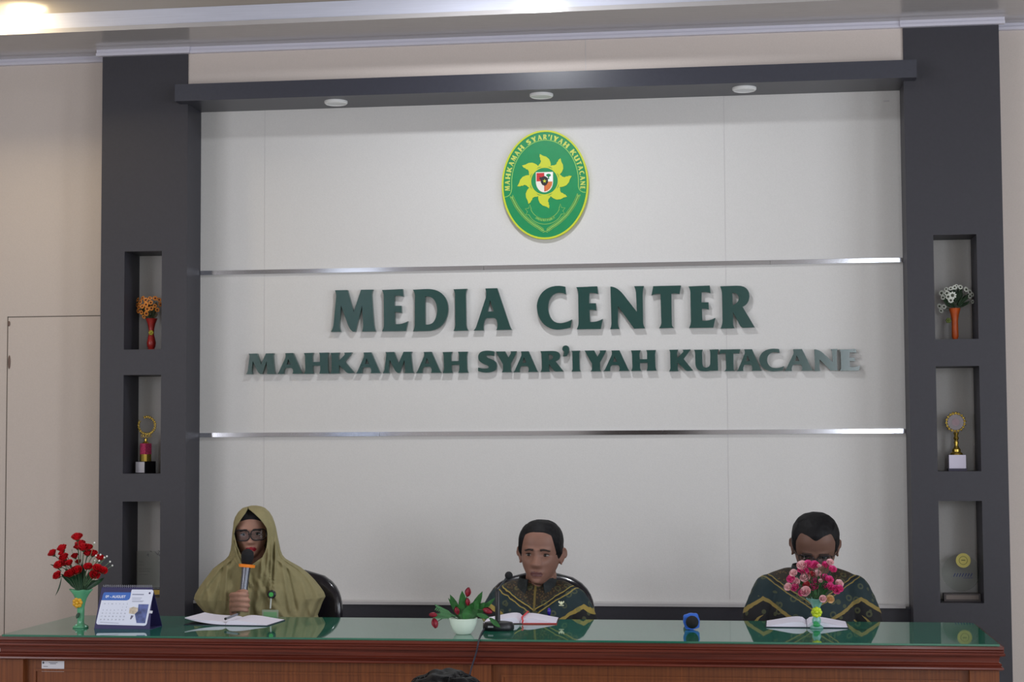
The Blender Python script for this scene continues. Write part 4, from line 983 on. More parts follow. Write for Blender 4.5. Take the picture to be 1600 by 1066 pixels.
def limb(mb, pts, rads, n=16, flat=1):
    sp_ = spline(pts, 5); k = len(sp_); rr = [float(np.interp(i/(k-1)*(len(pts)-1), range(len(pts)), rads)) for i in range(k)]
    mb.tube(sp_, rr, n, flat=flat); mb.ell(sp_[0], rr[0], n, 8); mb.ell(sp_[-1], rr[-1], n, 8)
def facing(pos, yaw=0, pitch=0, roll=0, s=1):
    # head space (y forward) to world (facing -Y); pitch > 0 bows the head, yaw > 0 turns to the left of the picture
    piv = Matrix.Translation((0, -.01, .03))
    return Matrix.Translation(pos)@Matrix.Rotation(PI, 4, 'Z')@Matrix.Rotation(R(-yaw), 4, 'Z')@piv@Matrix.Rotation(R(-pitch), 4, 'X')@Matrix.Rotation(R(roll), 4, 'Y')@piv.inverted()@Matrix.Scale(s, 4)
m_eye = mat('eye_white', (150, 140, 134), .3); m_iris = mat('dark_iris', (26, 18, 16), .2); m_brow = mat('dark_brow', (44, 32, 28), .8)
def face_parts(root, mtx, prm, brow=True, look=0):
    for s in (-1, 1):
        yb = head_point(math.acos(1-.118/ZC_), s*.36, prm).y
        c = Vector((s*.031, .0665+prm.get('eyey', 0), .1175))
        e = MB().ell(mtx@c, (.0135, .0135, .0046), 16, 10, mtx=mtx.to_3x3()).build('eye', m_eye, root, smooth=True)
        MB().ell(mtx@(c+Vector((look, .0115, 0))), (.0056, .0028, .0046), 14, 8, mtx=mtx.to_3x3()).build('iris', m_iris, e, smooth=True)
        MB().tube([mtx@(c+Vector((s*x, y, z))) for x, y, z in ((-.0135, .005, .0012), (-.006, .0125, .0058), (.003, .0135, .0062), (.0145, .005, .0018))], [.0007, .0016, .0016, .0008], 6).build('eyelash', m_brow, e, smooth=True)
        if brow:
            pts = []; rr = []
            for k in range(8):
                t = k/7; x = .014+.033*t; z = .137+.0035*math.sin(PI*min(1, t*1.15)**.9)-.003*t
                th = math.acos(1-z/ZC_); # find ph giving this x
                lo_, hi_ = 0, PI/2
                for _ in range(18):
                    mid = (lo_+hi_)/2
                    if head_point(th, mid, prm).x < x: lo_ = mid
                    else: hi_ = mid
                q = head_point(th, lo_, prm); pts.append(mtx@Vector((s*x, q.y+.0005, z))); rr.append(.0042*(1-.55*t)+.0006)
            MB().tube(pts, rr, 6).build('eyebrow', m_brow, root, smooth=True)
def glasses(mtx, label, cxg=.0325, w=.054, h=.036, y=.0955, rim=.0019, m_f=None, z=.117, rnd=.012):
    m_f = m_f or mat('dark_frame', (34, 26, 30), .3)
    g = empty('eyeglasses', mtx@Vector((0, y, z)), label, 'glasses')
    b = MB(); 
    for s in (-1, 1):
        lp = rrect(s*cxg-w/2, s*cxg+w/2, -h/2, h/2, rnd, 4)
        pts = [mtx@Vector((x, y-abs(x)*.12-.012*max(0, abs(x)-.04)/.02, z+zz)) for x, zz in lp]
        b.tube(pts+[pts[0], pts[1]], rim, 6)
        l = MB(); n = len(pts); q = [mtx@Vector((x, y-abs(x)*.12-.012*max(0, abs(x)-.04)/.02-.0008, z+zz)) for x, zz in lp]
        l.add(pts+q, [tuple(range(n)), tuple(range(2*n-1, n-1, -1))]+[(i, (i+1) % n, (i+1) % n+n, i+n) for i in range(n)])
        l.build('lens', mat('spectacle_lens', (225, 232, 240), .03, trans=1, ior=1.2, spec=.9), g)
        MB().tube([mtx@Vector((s*(cxg+w/2), y-.012, z+.008)), mtx@Vector((s*.079, .05, z+.006)), mtx@Vector((s*.081, -.005, z+.002)), mtx@Vector((s*.079, -.02, z-.012))], .0016, 6).build('temple', m_f, g, smooth=True)
    b.tube([mtx@Vector((x, y+.002*(1-abs(x)/.006), z+.005)) for x in (-.008, 0, .008)], rim, 6)
    b.build('frame', m_f, g, smooth=True)
    return g
# ---- chairs
m_lea = mat('black_leather', (26, 24, 32), .2, coat=.5, coat_rough=.08); m_base = mat('chair_base', (30, 30, 34), .35)
def chair(x, ytop_z, hw, yb, label, lean=.05):
    """glossy executive chair facing -Y; yb = y of the front face of the backrest"""
    t = empty('office_chair', (x, yb-.22, 0), label, 'chair', 'glossy black office chairs behind the desk')
    zs0, zs1 = .50, ytop_z
    b = MB(); n, m = 28, 22; prof_ = []
    rows = []
    for i in range(m+1):
        v = i/m; z = zs0+(zs1-zs0)*v
        top_r = .17
        dz = max(0, (z-(zs1-top_r))/top_r); w = hw*(1-.02*(1-v))*max(.02, (1-dz**2.6))**.42
        if v < .15: w *= .86+.14*(v/.15)
        rows.append((z, w, .045*math.sqrt(max(.03, 1-abs(2*v-1)**6))))
    for z, w, th in rows:
        for j in range(n):
            a = 2*PI*j/n; sx, cxx = math.sin(a), math.cos(a)
            X = w*math.copysign(abs(sx)**.6, sx); Y = th*math.copysign(abs(cxx)**.7, cxx)
            bow = .05*(X/hw)**2
            b.v.append(Vector((x+X, yb+.045-Y-bow+(z-zs0)*lean, z)))
    for i in range(m):
        for j in range(n): b.f.append((i*n+j, i*n+(j+1) % n, (i+1)*n+(j+1) % n, (i+1)*n+j))
    b.f += [tuple(range(n-1, -1, -1)), tuple(m*n+j for j in range(n))]; b.m = [0]*len(b.f)
    b.build('backrest', m_lea, t, smooth=True)
    b = MB(); b.v = [Vector((x+math.copysign(abs(math.sin(a))**.55, math.sin(a))*.235*k, yb-.235+math.copysign(abs(math.cos(a))**.55, math.cos(a))*.235*k, z)) for z, k in ((.37, .8), (.375, .97), (.40, 1), (.43, .99), (.447, .9), (.45, .5)) for a in [2*PI*j/32 for j in range(32)]]
    for i in range(5):
        for j in range(32): b.f.append((i*32+j, i*32+(j+1) % 32, (i+1)*32+(j+1) % 32, (i+1)*32+j))
    b.f += [tuple(range(31, -1, -1)), tuple(5*32+j for j in range(32))]; b.m = [0]*len(b.f)
    b.build('seat', m_lea, t, smooth='auto')
    for s in (-1, 1):
        MB().tube(spline([(x+s*.25, yb+.03, .56), (x+s*.262, yb-.05, .625), (x+s*.265, yb-.2, .632), (x+s*.262, yb-.3, .60), (x+s*.24, yb-.31, .42), (x+s*.2, yb-.25, .385)], 5), .019, 10).build('armrest', m_base, t, smooth=True)
    MB().box(x-.05, x+.05, yb-.12, yb+.06, .36, .375).box(x-.04, x+.04, yb+.05, yb+.075, .36, .56).build('back_bracket', m_base, t)
    MB().tube([(x, yb-.22, .07), (x, yb-.22, .2), (x, yb-.22, .2), (x, yb-.22, .372)], [.03, .03, .018, .018], 14).build('column', m_base, t, smooth='auto')
    for k in range(5):
        a = 2*PI*k/5+.3; q = Vector((x+.27*math.cos(a), yb-.22+.27*math.sin(a), 0))
        l = MB().tube([(x, yb-.22, .10), q+Vector((0, 0, .075))], [.024, .015], 8).build('leg', m_base, t, smooth='auto')
        MB().ell(q+Vector((0, 0, .03)), (.018, .03, .03), 12, 8, mtx=Matrix.Rotation(a+PI/2, 3, 'Z')).build('caster', m_blk, l, smooth=True)
    return t
YP = -.80
def Q(u, v, dy=0): return at(u, v, YP+dy)
cz2 = Q(845, 893, .15).z
chair(at(844.5, 930, -.63).x, at(845, 893, -.60).z, .212, -.67, 'black leather chair behind the middle man, its arched back showing both sides')
chair(at(459, 930, -.63).x, at(500, 891, -.60).z, .200, -.66, 'black leather chair behind the woman, showing at her right-hand side')
chair(at(1281, 930, -.63).x, at(1290, 897, -.60).z, .205, -.66, 'black leather chair nearly hidden behind the man with bowed head')
# ---- batik shirt cloth: bands, chevrons and dotted ground set out on the cloth itself
def batik(name, zc, slope, gold=(150, 130, 62), teal=(22, 42, 47), zoff=0):
    m = mat(name, teal, .75); nt = m.node_tree; L = nt.links; b_ = nt.nodes['Principled BSDF']
    N_ = lambda t, **k: nt.nodes.new(t)
    tc = N_('ShaderNodeTexCoord'); sep = N_('ShaderNodeSeparateXYZ'); L.new(tc.outputs['Object'], sep.inputs[0])
    def mth(op, a, b=None, c=None):
        n = N_('ShaderNodeMath'); n.operation = op
        for i, v in enumerate((a, b, c)):
            if v is None: continue
            if hasattr(v, 'links') or hasattr(v, 'is_linked'): L.new(v, n.inputs[i])
            else: n.inputs[i].default_value = v
        return n.outputs[0]
    ax = mth('ABSOLUTE', sep.outputs['X']); z = sep.outputs['Z']
    wob = N_('ShaderNodeTexNoise'); wob.inputs['Scale'].default_value = 22; L.new(tc.outputs['Object'], wob.inputs['Vector'])
    wv = mth('MULTIPLY', mth('SUBTRACT', wob.outputs['Fac'], .5), .02)
    pk = .175; tri = mth('SUBTRACT', pk, mth('ABSOLUTE', mth('SUBTRACT', ax, pk))); c1 = mth('ADD', mth('SUBTRACT', mth('SUBTRACT', z, zc), mth('MULTIPLY', tri, slope)), wv)       # 0 on the V
    def ramp(src, stops, lo, hi):
        mr = N_('ShaderNodeMapRange'); L.new(src, mr.inputs[0]); mr.inputs[1].default_value = lo; mr.inputs[2].default_value = hi
        r = N_('ShaderNodeValToRGB'); r.color_ramp.interpolation = 'CONSTANT'; L.new(mr.outputs[0], r.inputs[0])
        els = r.color_ramp.elements
        while len(els) > 1: els.remove(els[0])
        for i, (p, c) in enumerate(stops):
            e = els[0] if i == 0 else els.new((p-lo)/(hi-lo))
            if i == 0: e.position = 0
            e.color = tuple(lin(k) for k in c)+(1,)
        return r.outputs[0]
    T_, K_, G_, B_ = teal, (14, 14, 18), gold, (44, 38, 29)
    vband = ramp(c1, [(-.2, K_), (-.165, T_), (-.15, K_), (-.102, G_), (-.086, T_), (-.018, G_), (-.014, T_), (-.008, K_), (-.001, G_), (.004, T_), (.008, B_)], -.2, .2)
    # rosettes on the teal band, dots near the collar
    vo = N_('ShaderNodeTexVoronoi'); vo.inputs['Scale'].default_value = 26; L.new(tc.outputs['Object'], vo.inputs['Vector'])
    vd = mth('LESS_THAN', mth('ABSOLUTE', mth('SUBTRACT', vo.outputs['Distance'], .26)), .07)
    mix = N_('ShaderNodeMix'); mix.data_type = 'RGBA'; L.new(mth('MULTIPLY', vd, .45), mix.inputs[0]); L.new(vband, mix.inputs[6]); mix.inputs[7].default_value = tuple(lin(k) for k in (92, 96, 62))+(1,)
    v2 = N_('ShaderNodeTexVoronoi'); v2.inputs['Scale'].default_value = 110; L.new(tc.outputs['Object'], v2.inputs['Vector'])
    d2 = mth('MULTIPLY', mth('LESS_THAN', v2.outputs['Distance'], .35), mth('GREATER_THAN', c1, .008))
    mix2 = N_('ShaderNodeMix'); mix2.data_type = 'RGBA'; L.new(mth('MULTIPLY', d2, .7), mix2.inputs[0]); L.new(mix.outputs[2], mix2.inputs[6]); mix2.inputs[7].default_value = tuple(lin(k) for k in (96, 74, 42))+(1,)
    # zig-zag blocks low on the sides
    c3 = mth('ADD', mth('ADD', mth('SUBTRACT', z, zc), mth('MULTIPLY', ax, 1.15)), wv)
    zig = ramp(c3, [(-.1, K_), (.05, K_), (.062, G_), (.074, K_), (.10, T_), (.112, G_), (.12, K_), (.165, G_), (.177, K_), (.2, T_)], -.1, .3)
    msk = mth('MULTIPLY', mth('LESS_THAN', c1, -.15), mth('GREATER_THAN', ax, .05))
    mix3 = N_('ShaderNodeMix'); mix3.data_type = 'RGBA'; L.new(msk, mix3.inputs[0]); L.new(mix2.outputs[2], mix3.inputs[6]); L.new(zig, mix3.inputs[7])
    # button strip
    mix4 = N_('ShaderNodeMix'); mix4.data_type = 'RGBA'; L.new(mth('MULTIPLY', mth('LESS_THAN', ax, .004), mth('GREATER_THAN', c1, .0)), mix4.inputs[0]); L.new(mix3.outputs[2], mix4.inputs[6]); mix4.inputs[7].default_value = tuple(lin(k) for k in (112, 96, 50))+(1,)
    L.new(mix4.outputs[2], b_.inputs['Base Color'])
    return m
def seated_man(nm, x, mtx, prm, skin, hairfn, label, sh_z, sh_w, el, chest_y, hair_top=.009, shirt_mat=None, neck0=None, bow=0, face=True, lips=(128, 72, 66)):
    root = empty('person', (x, chest_y+.08, 0), label, 'person')
    b = MB(); head_mesh(b, mtx, prm)
    nk = mtx@Vector((0, -.022, .03)); base = Vector((x, chest_y+.045, sh_z-.02))
    limb(b, [nk, nk*.45+base*.55, base], [.058, .054, .062])
    b.ell((x, chest_y+.03, sh_z-.17), (.15, .10, .2), 24, 14); b.ell((x, chest_y+.06, .56), (.165, .12, .16), 24, 14)
    for s in (-1, 1):
        limb(b, [(x+s*(sh_w-.055), chest_y+.04, sh_z-.062), (x+s*el[0], chest_y+.02+el[1], el[2]), (x+s*.10, chest_y-.22, .595)], [.045, .038, .026])
        h = Vector((x+s*.085, chest_y-.255, .59)); b.ell(h, (.036, .05, .016), 14, 8)
        for k in range(4): limb(b, [h+Vector((s*(-.022+.015*k), -.04, 0)), h+Vector((s*(-.022+.015*k), -.07+abs(k-1.3)*.006, -.004)), h+Vector((s*(-.022+.015*k), -.095+abs(k-1.3)*.008, -.012))], [.0085, .008, .007], 8)
        limb(b, [h+Vector((-s*.03, .01, 0)), h+Vector((-s*.045, -.015, -.002)), h+Vector((-s*.045, -.04, -.004))], [.011, .01, .008], 8)
        limb(b, [(x+s*.09, chest_y+.04, .52), (x+s*.10, chest_y-.40, .50), (x+s*.11, chest_y-.42, .09)], [.075, .058, .04]); limb(b, [(x+s*.11, chest_y-.42, .06), (x+s*.115, chest_y-.55, .035)], [.04, .03])
    inv = mtx.inverted()
    def asg(c):
        p = inv@c; return 1 if (abs(p.x) < .024-.6*abs(p.z-.0485) and .0405 < p.z < .0578 and p.y > .06) else 0
    remeshed(b, 'body', [skin, mat('lips_%d' % lips[0], lips, .5)], root, .0034, 2, asg)
    if face: face_parts(root, mtx, prm, look=.0015)
    cap(mtx, prm, hairfn, hair_top).build('hair', m_hair, root, smooth=True)
    # shirt
    b = MB()
    b.ell((x, chest_y+.035, sh_z-.17), (.172, .118, .2), 28, 16); b.ell((x, chest_y+.06, .62), (.182, .13, .2), 28, 16)
    limb(b, [(x-sh_w+.055, chest_y+.05, sh_z-.058), (x-.08, chest_y+.05, sh_z-.036), (x, chest_y+.05, sh_z-.03), (x+.08, chest_y+.05, sh_z-.036), (x+sh_w-.055, chest_y+.05, sh_z-.058)], [.056, .064, .053, .064, .056], 20, .95)
    for s in (-1, 1):
        limb(b, [(x+s*(sh_w-.055), chest_y+.045, sh_z-.058), (x+s*(sh_w*.5+el[0]*.5-.004), chest_y+.03+el[1]*.4, (sh_z-.07)*.5+el[2]*.5), (x+s*el[0], chest_y+.02+el[1], el[2]), (x+s*.115, chest_y-.19, .60)], [.058, .060, .052, .038])
    def fold(w):
        d = .0035*noise.noise(Vector((w.x*9, w.y*14, w.z*22)))+.002*noise.noise(w*45)
        v = Vector((w.x-x, w.y-chest_y-.05, 0)); return w+(v.normalized()*d if v.length > 1e-4 else Vector())
    remeshed(b, 'shirt', [shirt_mat], root, .006, 3, lift=fold)
    # collar wings
    m_col = mat('collar_cloth', (26, 32, 34), .75, noise_amt=.5, scale=70)
    for s in (-1, 1):
        c = MB(); n = 9; vs = []; fs = []
        for i in range(n):
            a = .42+(i/(n-1))*1.95; cx_ = x+s*math.sin(a)*.068; cyy = chest_y+.035-math.cos(a)*.068
            zt = sh_z+.028+.012*math.sin(a/2); drop = .052*(1-i/(n-1))**.7+.018
            vs += [Vector((cx_, cyy, zt)), Vector((cx_+s*.016*math.sin(a+.5), cyy-.016*math.cos(a), zt-drop)), Vector((cx_+s*.012*math.sin(a+.5), cyy-.010*math.cos(a), zt-drop-.003)), Vector((cx_-s*.003, cyy+.003, zt-.002))]
        for i in range(n-1):
            for j in range(4): fs.append((i*4+j, i*4+(j+1) % 4, (i+1)*4+(j+1) % 4, (i+1)*4+j))
        fs += [(0, 1, 2, 3), tuple((n-1)*4+j for j in (3, 2, 1, 0))]
        c.add(vs, fs).build('collar', m_col, root, smooth='auto')
    # trousers hidden below the desk
    b = MB(); b.ell((x, chest_y+.06, .52), (.185, .14, .10), 20, 12)
    for s in (-1, 1): limb(b, [(x+s*.09, chest_y+.05, .515), (x+s*.10, chest_y-.41, .505), (x+s*.11, chest_y-.43, .12)], [.085, .07, .052])
    remeshed(b, 'trousers', [mat('dark_trousers', (34, 34, 40), .8)], root, .012, 1)
    for s in (-1, 1): limb(bb := MB(), [(x+s*.11, chest_y-.42, .055), (x+s*.115, chest_y-.56, .04)], [.048, .036]); bb.build('shoe', m_bk, root, smooth=True)
    return root
# middle man
x2 = Q(846, 900).x; ch = Q(838, 912)
prm2 = dict(w=.96, ear=1.4, earflare=38)
mt2 = facing(Vector((x2+.001, -.845, ch.z)), yaw=3, pitch=2, roll=-2, s=.985)
def hair2(p):
    if p.y > 0:
        zl = .197-.9*max(0, abs(p.x+.004)-.030)**1.0*.4
        zl = .203 - 9.0*max(0, abs(p.x)-.012)**2 - .12*max(0, (abs(p.x)-.048)/.03)**1.6
        s = p.z-zl
        side = (p.y < .045) and abs(p.x) > .06
        if side: s = max(s, min(p.z-.118, .052-p.y))
        return s
    return max(min(p.z-.078, 9) if p.y < -.03 else p.z-(.078+(.03+p.y)/.03*.045), -.01)
m_b2 = batik('batik_middle', at(836, 957, -.97).z, .62)
man2 = seated_man('m2', Q(841, 940).x, mt2, prm2, m_skin, hair2, 'man with short black hair in green batik shirt, seated at the middle of the desk', Q(842, 914).z-.004, .184, (.168, -.03, .70), -.86, .011, m_b2, lips=(98, 60, 58))
# emblem pin and purple clip on his shirt
pc = at(877, 943, -.965)
b = MB()
for s in (-1, 1): b.prism([(s*.001, -.006), (s*.011, .004), (s*.009, .009), (s*.003, .004)], [], lambda x, y, d: pc+Vector((x, d, y)), -.002, .002)
b.ell(pc, (.004, .003, .008), 8, 6).box(pc.x-.009, pc.x+.009, pc.y-.002, pc.y+.001, pc.z-.009, pc.z-.006)
# man with bowed head, right
mt3 = facing(Vector((Q(1272, 890).x, -.86, Q(1270, 893).z-.006)), yaw=2, pitch=27, roll=-2, s=.975)
prm3 = dict(w=1.02, ear=1.15, earflare=24)
def hair3(p):
    if p.y > 0:
        zl = .192+.014*math.sin(min(1, abs(p.x)/.036)*PI/2)**1.6-.06*max(0, (abs(p.x)-.046)/.03)**2.2
        s = p.z-zl
        if p.y < .045 and abs(p.x) > .06: s = max(s, min(p.z-.112, .05-p.y))
        return s
    return max(min(p.z-.05, 9) if p.y < -.03 else p.z-(.05+(.03+p.y)/.03*.065), -.01)
m_b3 = batik('batik_right', at(1268, 949, -.96).z, .66, gold=(132, 114, 60))
man3 = seated_man('m3', Q(1268, 940).x, mt3, prm3, m_skind, hair3, 'man in dark batik shirt with bowed head, seated behind the pink roses', Q(1268, 888).z-.022, .208, (.190, -.02, .70), -.84, .010, m_b3, bow=1, lips=(110, 64, 58))
glasses(mt3, 'dark rimmed glasses on the man with bowed head', h=.028)
# ---- woman
m_hij = mat('olive_cloth', (140, 131, 94), .8, noise_amt=.05, scale=60)
m_cap = mat('black_undercap', (26, 24, 28), .8)
mtw = facing(Vector((at(393.5, 900, -.80).x, -.80, at(393, 871.5, -.80).z)), yaw=-13, pitch=3, roll=2, s=.189/.232)
prw = dict(w=.97, ear=.2, earflare=5)
xw = Q(408, 940).x; wroot = empty('person', (xw, -.77, 0), 'woman in an olive headscarf and glasses, speaking into a hand-held microphone', 'person')
b = MB(); head_mesh(b, mtw, prw)
nk = mtw@Vector((0, -.02, .03)); shz = Q(400, 893).z; wy = -.80
limb(b, [nk, Vector((xw, wy+.02, shz-.04))], [.05, .055])
b.ell((xw, wy, shz-.2), (.14, .09, .2), 24, 14); b.ell((xw, wy+.03, .56), (.16, .12, .16), 24, 14)
mb_, mt_ = at(379, 940, -1.0), at(388, 858, -.985)      # microphone axis
wr = at(369, 962, -.965)                                # wrist
limb(b, [(xw-.14, wy+.01, shz-.09), at(338, 985, -.90), wr+Vector((-.006, .02, -.015)), wr+Vector((0, 0, .01))], [.042, .036, .027, .023])
pal = at(366, 944, -.975)
b.ell(pal, (.018, .03, .038), 16, 12, mtx=Matrix.Rotation(R(8), 3, 'Y'))
b.ell(at(367, 956, -.97), (.021, .024, .022), 14, 10)
axm = (mt_-mb_).normalized()
for k, (vv, ru, tu) in enumerate(((929.5, .0088, 386.5), (937.5, .0090, 388.5), (946, .0088, 388), (953.5, .0078, 386.5))):
    p0 = at(361.5+k*.6, vv+1, -.975); p1 = at(364.5, vv, -1.012); p2 = at(374, vv-.5, -1.026); p3 = at(tu-3, vv+.5, -1.018); p4 = at(tu, vv+1, -.998)
    limb(b, [p0, p1, p2, p3, p4], [ru*1.12, ru*1.1, ru, ru*.95, ru*.85], 10)
limb(b, [at(366, 936, -.965), at(371, 928, -.985), at(379, 924.5, -1.008), at(385, 925, -1.016)], [.012, .0105, .0095, .0082], 10)
limb(b, [(xw+.15, wy+.01, shz-.10), (xw+.20, wy-.02, .66), (xw+.09, wy-.2, .60)], [.042, .036, .026])
h = Vector((xw+.07, wy-.235, .595)); b.ell(h, (.034, .048, .015), 14, 8)
for k in range(4): limb(b, [h+Vector((-.02+.014*k, -.04, 0)), h+Vector((-.02+.014*k, -.065, -.004)), h+Vector((-.02+.014*k, -.085, -.012))], [.008, .0075, .0065], 8)
limb(b, [h+Vector((-.03, .01, 0)), h+Vector((-.042, -.015, -.002)), h+Vector((-.042, -.036, -.004))], [.010, .009, .0075], 8)
for s in (-1, 1):
    limb(b, [(xw+s*.09, wy+.03, .52), (xw+s*.10, wy-.40, .50), (xw+s*.10, wy-.42, .09)], [.075, .058, .04]); limb(b, [(xw+s*.10, wy-.42, .06), (xw+s*.105, wy-.54, .035)], [.038, .03])
invw = mtw.inverted()
def asw(c):
    p = invw@c; return 1 if (abs(p.x) < .026-.6*abs(p.z-.0485) and .0395 < p.z < .0590 and p.y > .06) else 0
remeshed(b, 'body', [mat('light_tan_skin', (174, 130, 112), .55, noise_amt=.06, scale=30), mat('red_lips', (150, 30, 44), .4)], wroot, .0034, 2, asw)
face_parts(wroot, mtw, prw)
cap(mtw, prw, lambda p: max(p.z-(.188-.012*(p.x/.05)**2), (.03-p.y) if p.z > .10 else -.01), .002, 0).build('undercap', m_cap, wroot, smooth=True)
glasses(mtw, 'dark rimmed glasses on the woman in the olive headscarf', cxg=.038, w=.070, h=.050, y=.107, rnd=.021, z=.116, rim=.0022)
# headscarf: one cloth from the crown to the hem, open round the face
rows = [  # v, left, right, open-left, open-right, depth front, depth back, y centre
 (790.4, 392, 402, 0, 0, .010, .02, -.795), (791.6, 387, 408, 0, 0, .03, .04, -.80), (794, 379, 414, 387, 388.5, .062, .060, -.805), (800, 372.5, 420.5, 383.5, 396.5, .086, .082, -.81), (808, 367.6, 425.5, 377.5, 405, .100, .098, -.815),
 (816, 365.2, 428.5, 372.5, 411.5, .106, .106, -.818), (824, 364.5, 430.8, 367.5, 416.5, .108, .110, -.82), (832, 363.4, 432.4, 366.2, 418, .108, .110, -.82), (841, 362.6, 434, 367.2, 417.8, .106, .108, -.82), (850, 362, 436, 370, 416.5, .106, .104, -.82),
 (860, 360.5, 438, 373.6, 414, .108, .10, -.82), (868, 357.8, 441, 379, 410, .110, .098, -.82), (874, 352.5, 446, 386, 401, .114, .10, -.82), (880, 344, 456, 0, 0, .118, .105, -.815), (888, 333.5, 470, 0, 0, .122, .11, -.81),
 (898, 326, 482, 0, 0, .130, .112, -.805), (908, 318.5, 491.5, 0, 0, .138, .114, -.80), (918, 311.5, 499.5, 0, 0, .146, .116, -.80), (927, 306.5, 505.8, 0, 0, .152, .116, -.80), (933.5, 304.6, 508, 0, 0, .156, .116, -.80),
 (942, 309.5, 503.5, 0, 0, .160, .115, -.80), (952, 318, 500, 0, 0, .163, .115, -.80), (962, 330, 496, 0, 0, .166, .112, -.80), (974, 338, 491, 0, 0, .166, .11, -.80), (990, 344, 486, 0, 0, .163, .11, -.80)]
PLEATS = [(431, 842, 427, 925, 1.8, .016), (424.5, 846, 421, 925, 1.8, .015), (427.8, 842, 424, 925, 1.4, -.008), (419, 858, 413, 925, 2.0, .013), (409, 874, 405, 930, 2.2, .012), (364.5, 845, 384, 900, 1.8, .014), (367, 848, 391, 915, 1.5, -.010),
          (357, 872, 352, 950, 2.6, .014), (350, 880, 338, 950, 2.2, -.010), (368, 872, 398, 915, 2.0, .010), (440, 876, 452, 950, 3.2, .012), (446, 884, 462, 950, 2.4, -.010), (398, 900, 432, 950, 2.5, .010), (404, 896, 440, 950, 2.0, -.008), (470, 900, 484, 958, 3.5, .010), (324, 905, 330, 950, 3.0, .010)]
def dens(rows, k=4):
    A = np.array(rows, float); out = []
    for i in range(len(A)-1):
        for j in range(k):
            t = j/k; r = A[i]*(1-t)+A[i+1]*t
            if (A[i][3] == 0) != (A[i+1][3] == 0):
                o = A[i] if A[i][3] else A[i+1]; c = (o[3]+o[4])/2; tt = t if A[i][3] else 1-t
                r[3] = o[3]*(1-tt)+c*tt; r[4] = o[4]*(1-tt)+c*tt
            out.append(r)
    out.append(A[-1]); return out
RW = dens(rows, 6); n = 260; b = MB(); vs = []
for ri, (v, l, r_, ol, orr, df, db_, yc) in enumerate(RW):
    pm_ = at((l+r_)/2, v, yc); mpp = (pm_-CAM).dot(FWD)/FPX; w = (r_-l)/2*mpp
    tc_ = Vector((CAM.x-pm_.x, CAM.y-pm_.y, 0)).normalized(); rt_ = Vector((-tc_.y, tc_.x, 0))
    if ol:
        uc = (l+r_)/2; sl = max(-.985, min(.985, (ol-uc)/((r_-l)/2))); sr_ = max(-.985, min(.985, (orr-uc)/((r_-l)/2))); a0 = math.asin(sr_); a1 = math.asin(sl)+2*PI
    else:
        a0 = math.asin(max(-.9, min(.9, ((387.8 if v < 800 else 393.5)-(l+r_)/2)/((r_-l)/2)))); a1 = a0+2*PI
    t_ = min(1, max(0, (v-872)/30)); th_ = min(1, max(0, (v-800)/50))
    for j in range(n):
        a = a0+(a1-a0)*j/(n-1); sx, cxx = math.sin(a), math.cos(a)
        dep = df if cxx > 0 else db_
        xx = w*math.copysign(abs(sx)**(1-.12*t_), sx); yy = dep*math.copysign(abs(cxx)**(.85), cxx)
        aa = math.atan2(sx, cxx)
        # folds: vertical pleats down the scarf's sides, and drapes swinging from the chin
        f = .0075*th_*math.sin(aa*17+v*.05)*max(0, 1-abs(abs(aa)-1.05)/.8)
        q = xx
        if t_ > 0 and cxx > 0:
            f += t_*(.013*math.sin(q*62+(v-880)*.055*(1 if q > -.02 else -1)+math.sin(q*20)*1.2)*max(0, 1-abs(q)/.19)+.016*math.exp(-((q-.022-(v-880)*.0007)/.012)**2)+.014*math.exp(-((q+.05+(v-880)*.0005)/.011)**2)-.012*math.exp(-((q+.028)/.010)**2))
        if cxx > 0 and 795 < v < 965:
            uu = (l+r_)/2+xx/mpp
            for (ua, va, ub, vb, wd_, am_) in PLEATS:
                if va-8 < v < vb+8:
                    tt = min(1, max(0, (v-va)/(vb-va))); fade = min(1, (v-va+8)/12, (vb+8-v)/12)
                    f += am_*max(0, fade)*math.exp(-((uu-(ua+(ub-ua)*tt))/wd_)**2)
        yy += f*(1 if cxx > 0 else -1)
        vs.append(pm_+rt_*xx+tc_*yy)
m = len(RW); fs = []
for i in range(m-1):
    for j in range(n-1): fs.append((i*n+j, i*n+j+1, (i+1)*n+j+1, (i+1)*n+j))
    if RW[i][3] == 0 and RW[i+1][3] == 0: fs.append((i*n+n-1, i*n, (i+1)*n, (i+1)*n+n-1))
fs.append(tuple(range(n)))
b.add(vs, fs)
hj = b.build('headscarf', m_hij, wroot, smooth=True)
md = hj.modifiers.new('thickness', 'SOLIDIFY'); md.thickness = .003; md.offset = -1
# tunic sleeves and skirt below the scarf
b = MB(); b.ell((xw, wy+.01, shz-.24), (.155, .10, .2), 24, 14); b.ell((xw, wy+.03, .55), (.18, .14, .13), 24, 14)
limb(b, [(xw-.14, wy+.01, shz-.10), at(340, 985, -.90), at(358, 978, -.95)], [.045, .043, .034]); limb(b, [(xw+.15, wy+.01, shz-.11), (xw+.20, wy-.02, .66), (xw+.10, wy-.18, .605)], [.05, .045, .034])
for s in (-1, 1): limb(b, [(xw+s*.09, wy+.03, .52), (xw+s*.10, wy-.41, .505), (xw+s*.10, wy-.43, .12)], [.085, .075, .07])
remeshed(b, 'tunic', [m_hij], wroot, .007, 2)
for s in (-1, 1): limb(bb := MB(), [(xw+s*.10, wy-.42, .055), (xw+s*.105, wy-.55, .04)], [.046, .034]); bb.build('shoe', m_bk, wroot, smooth=True)
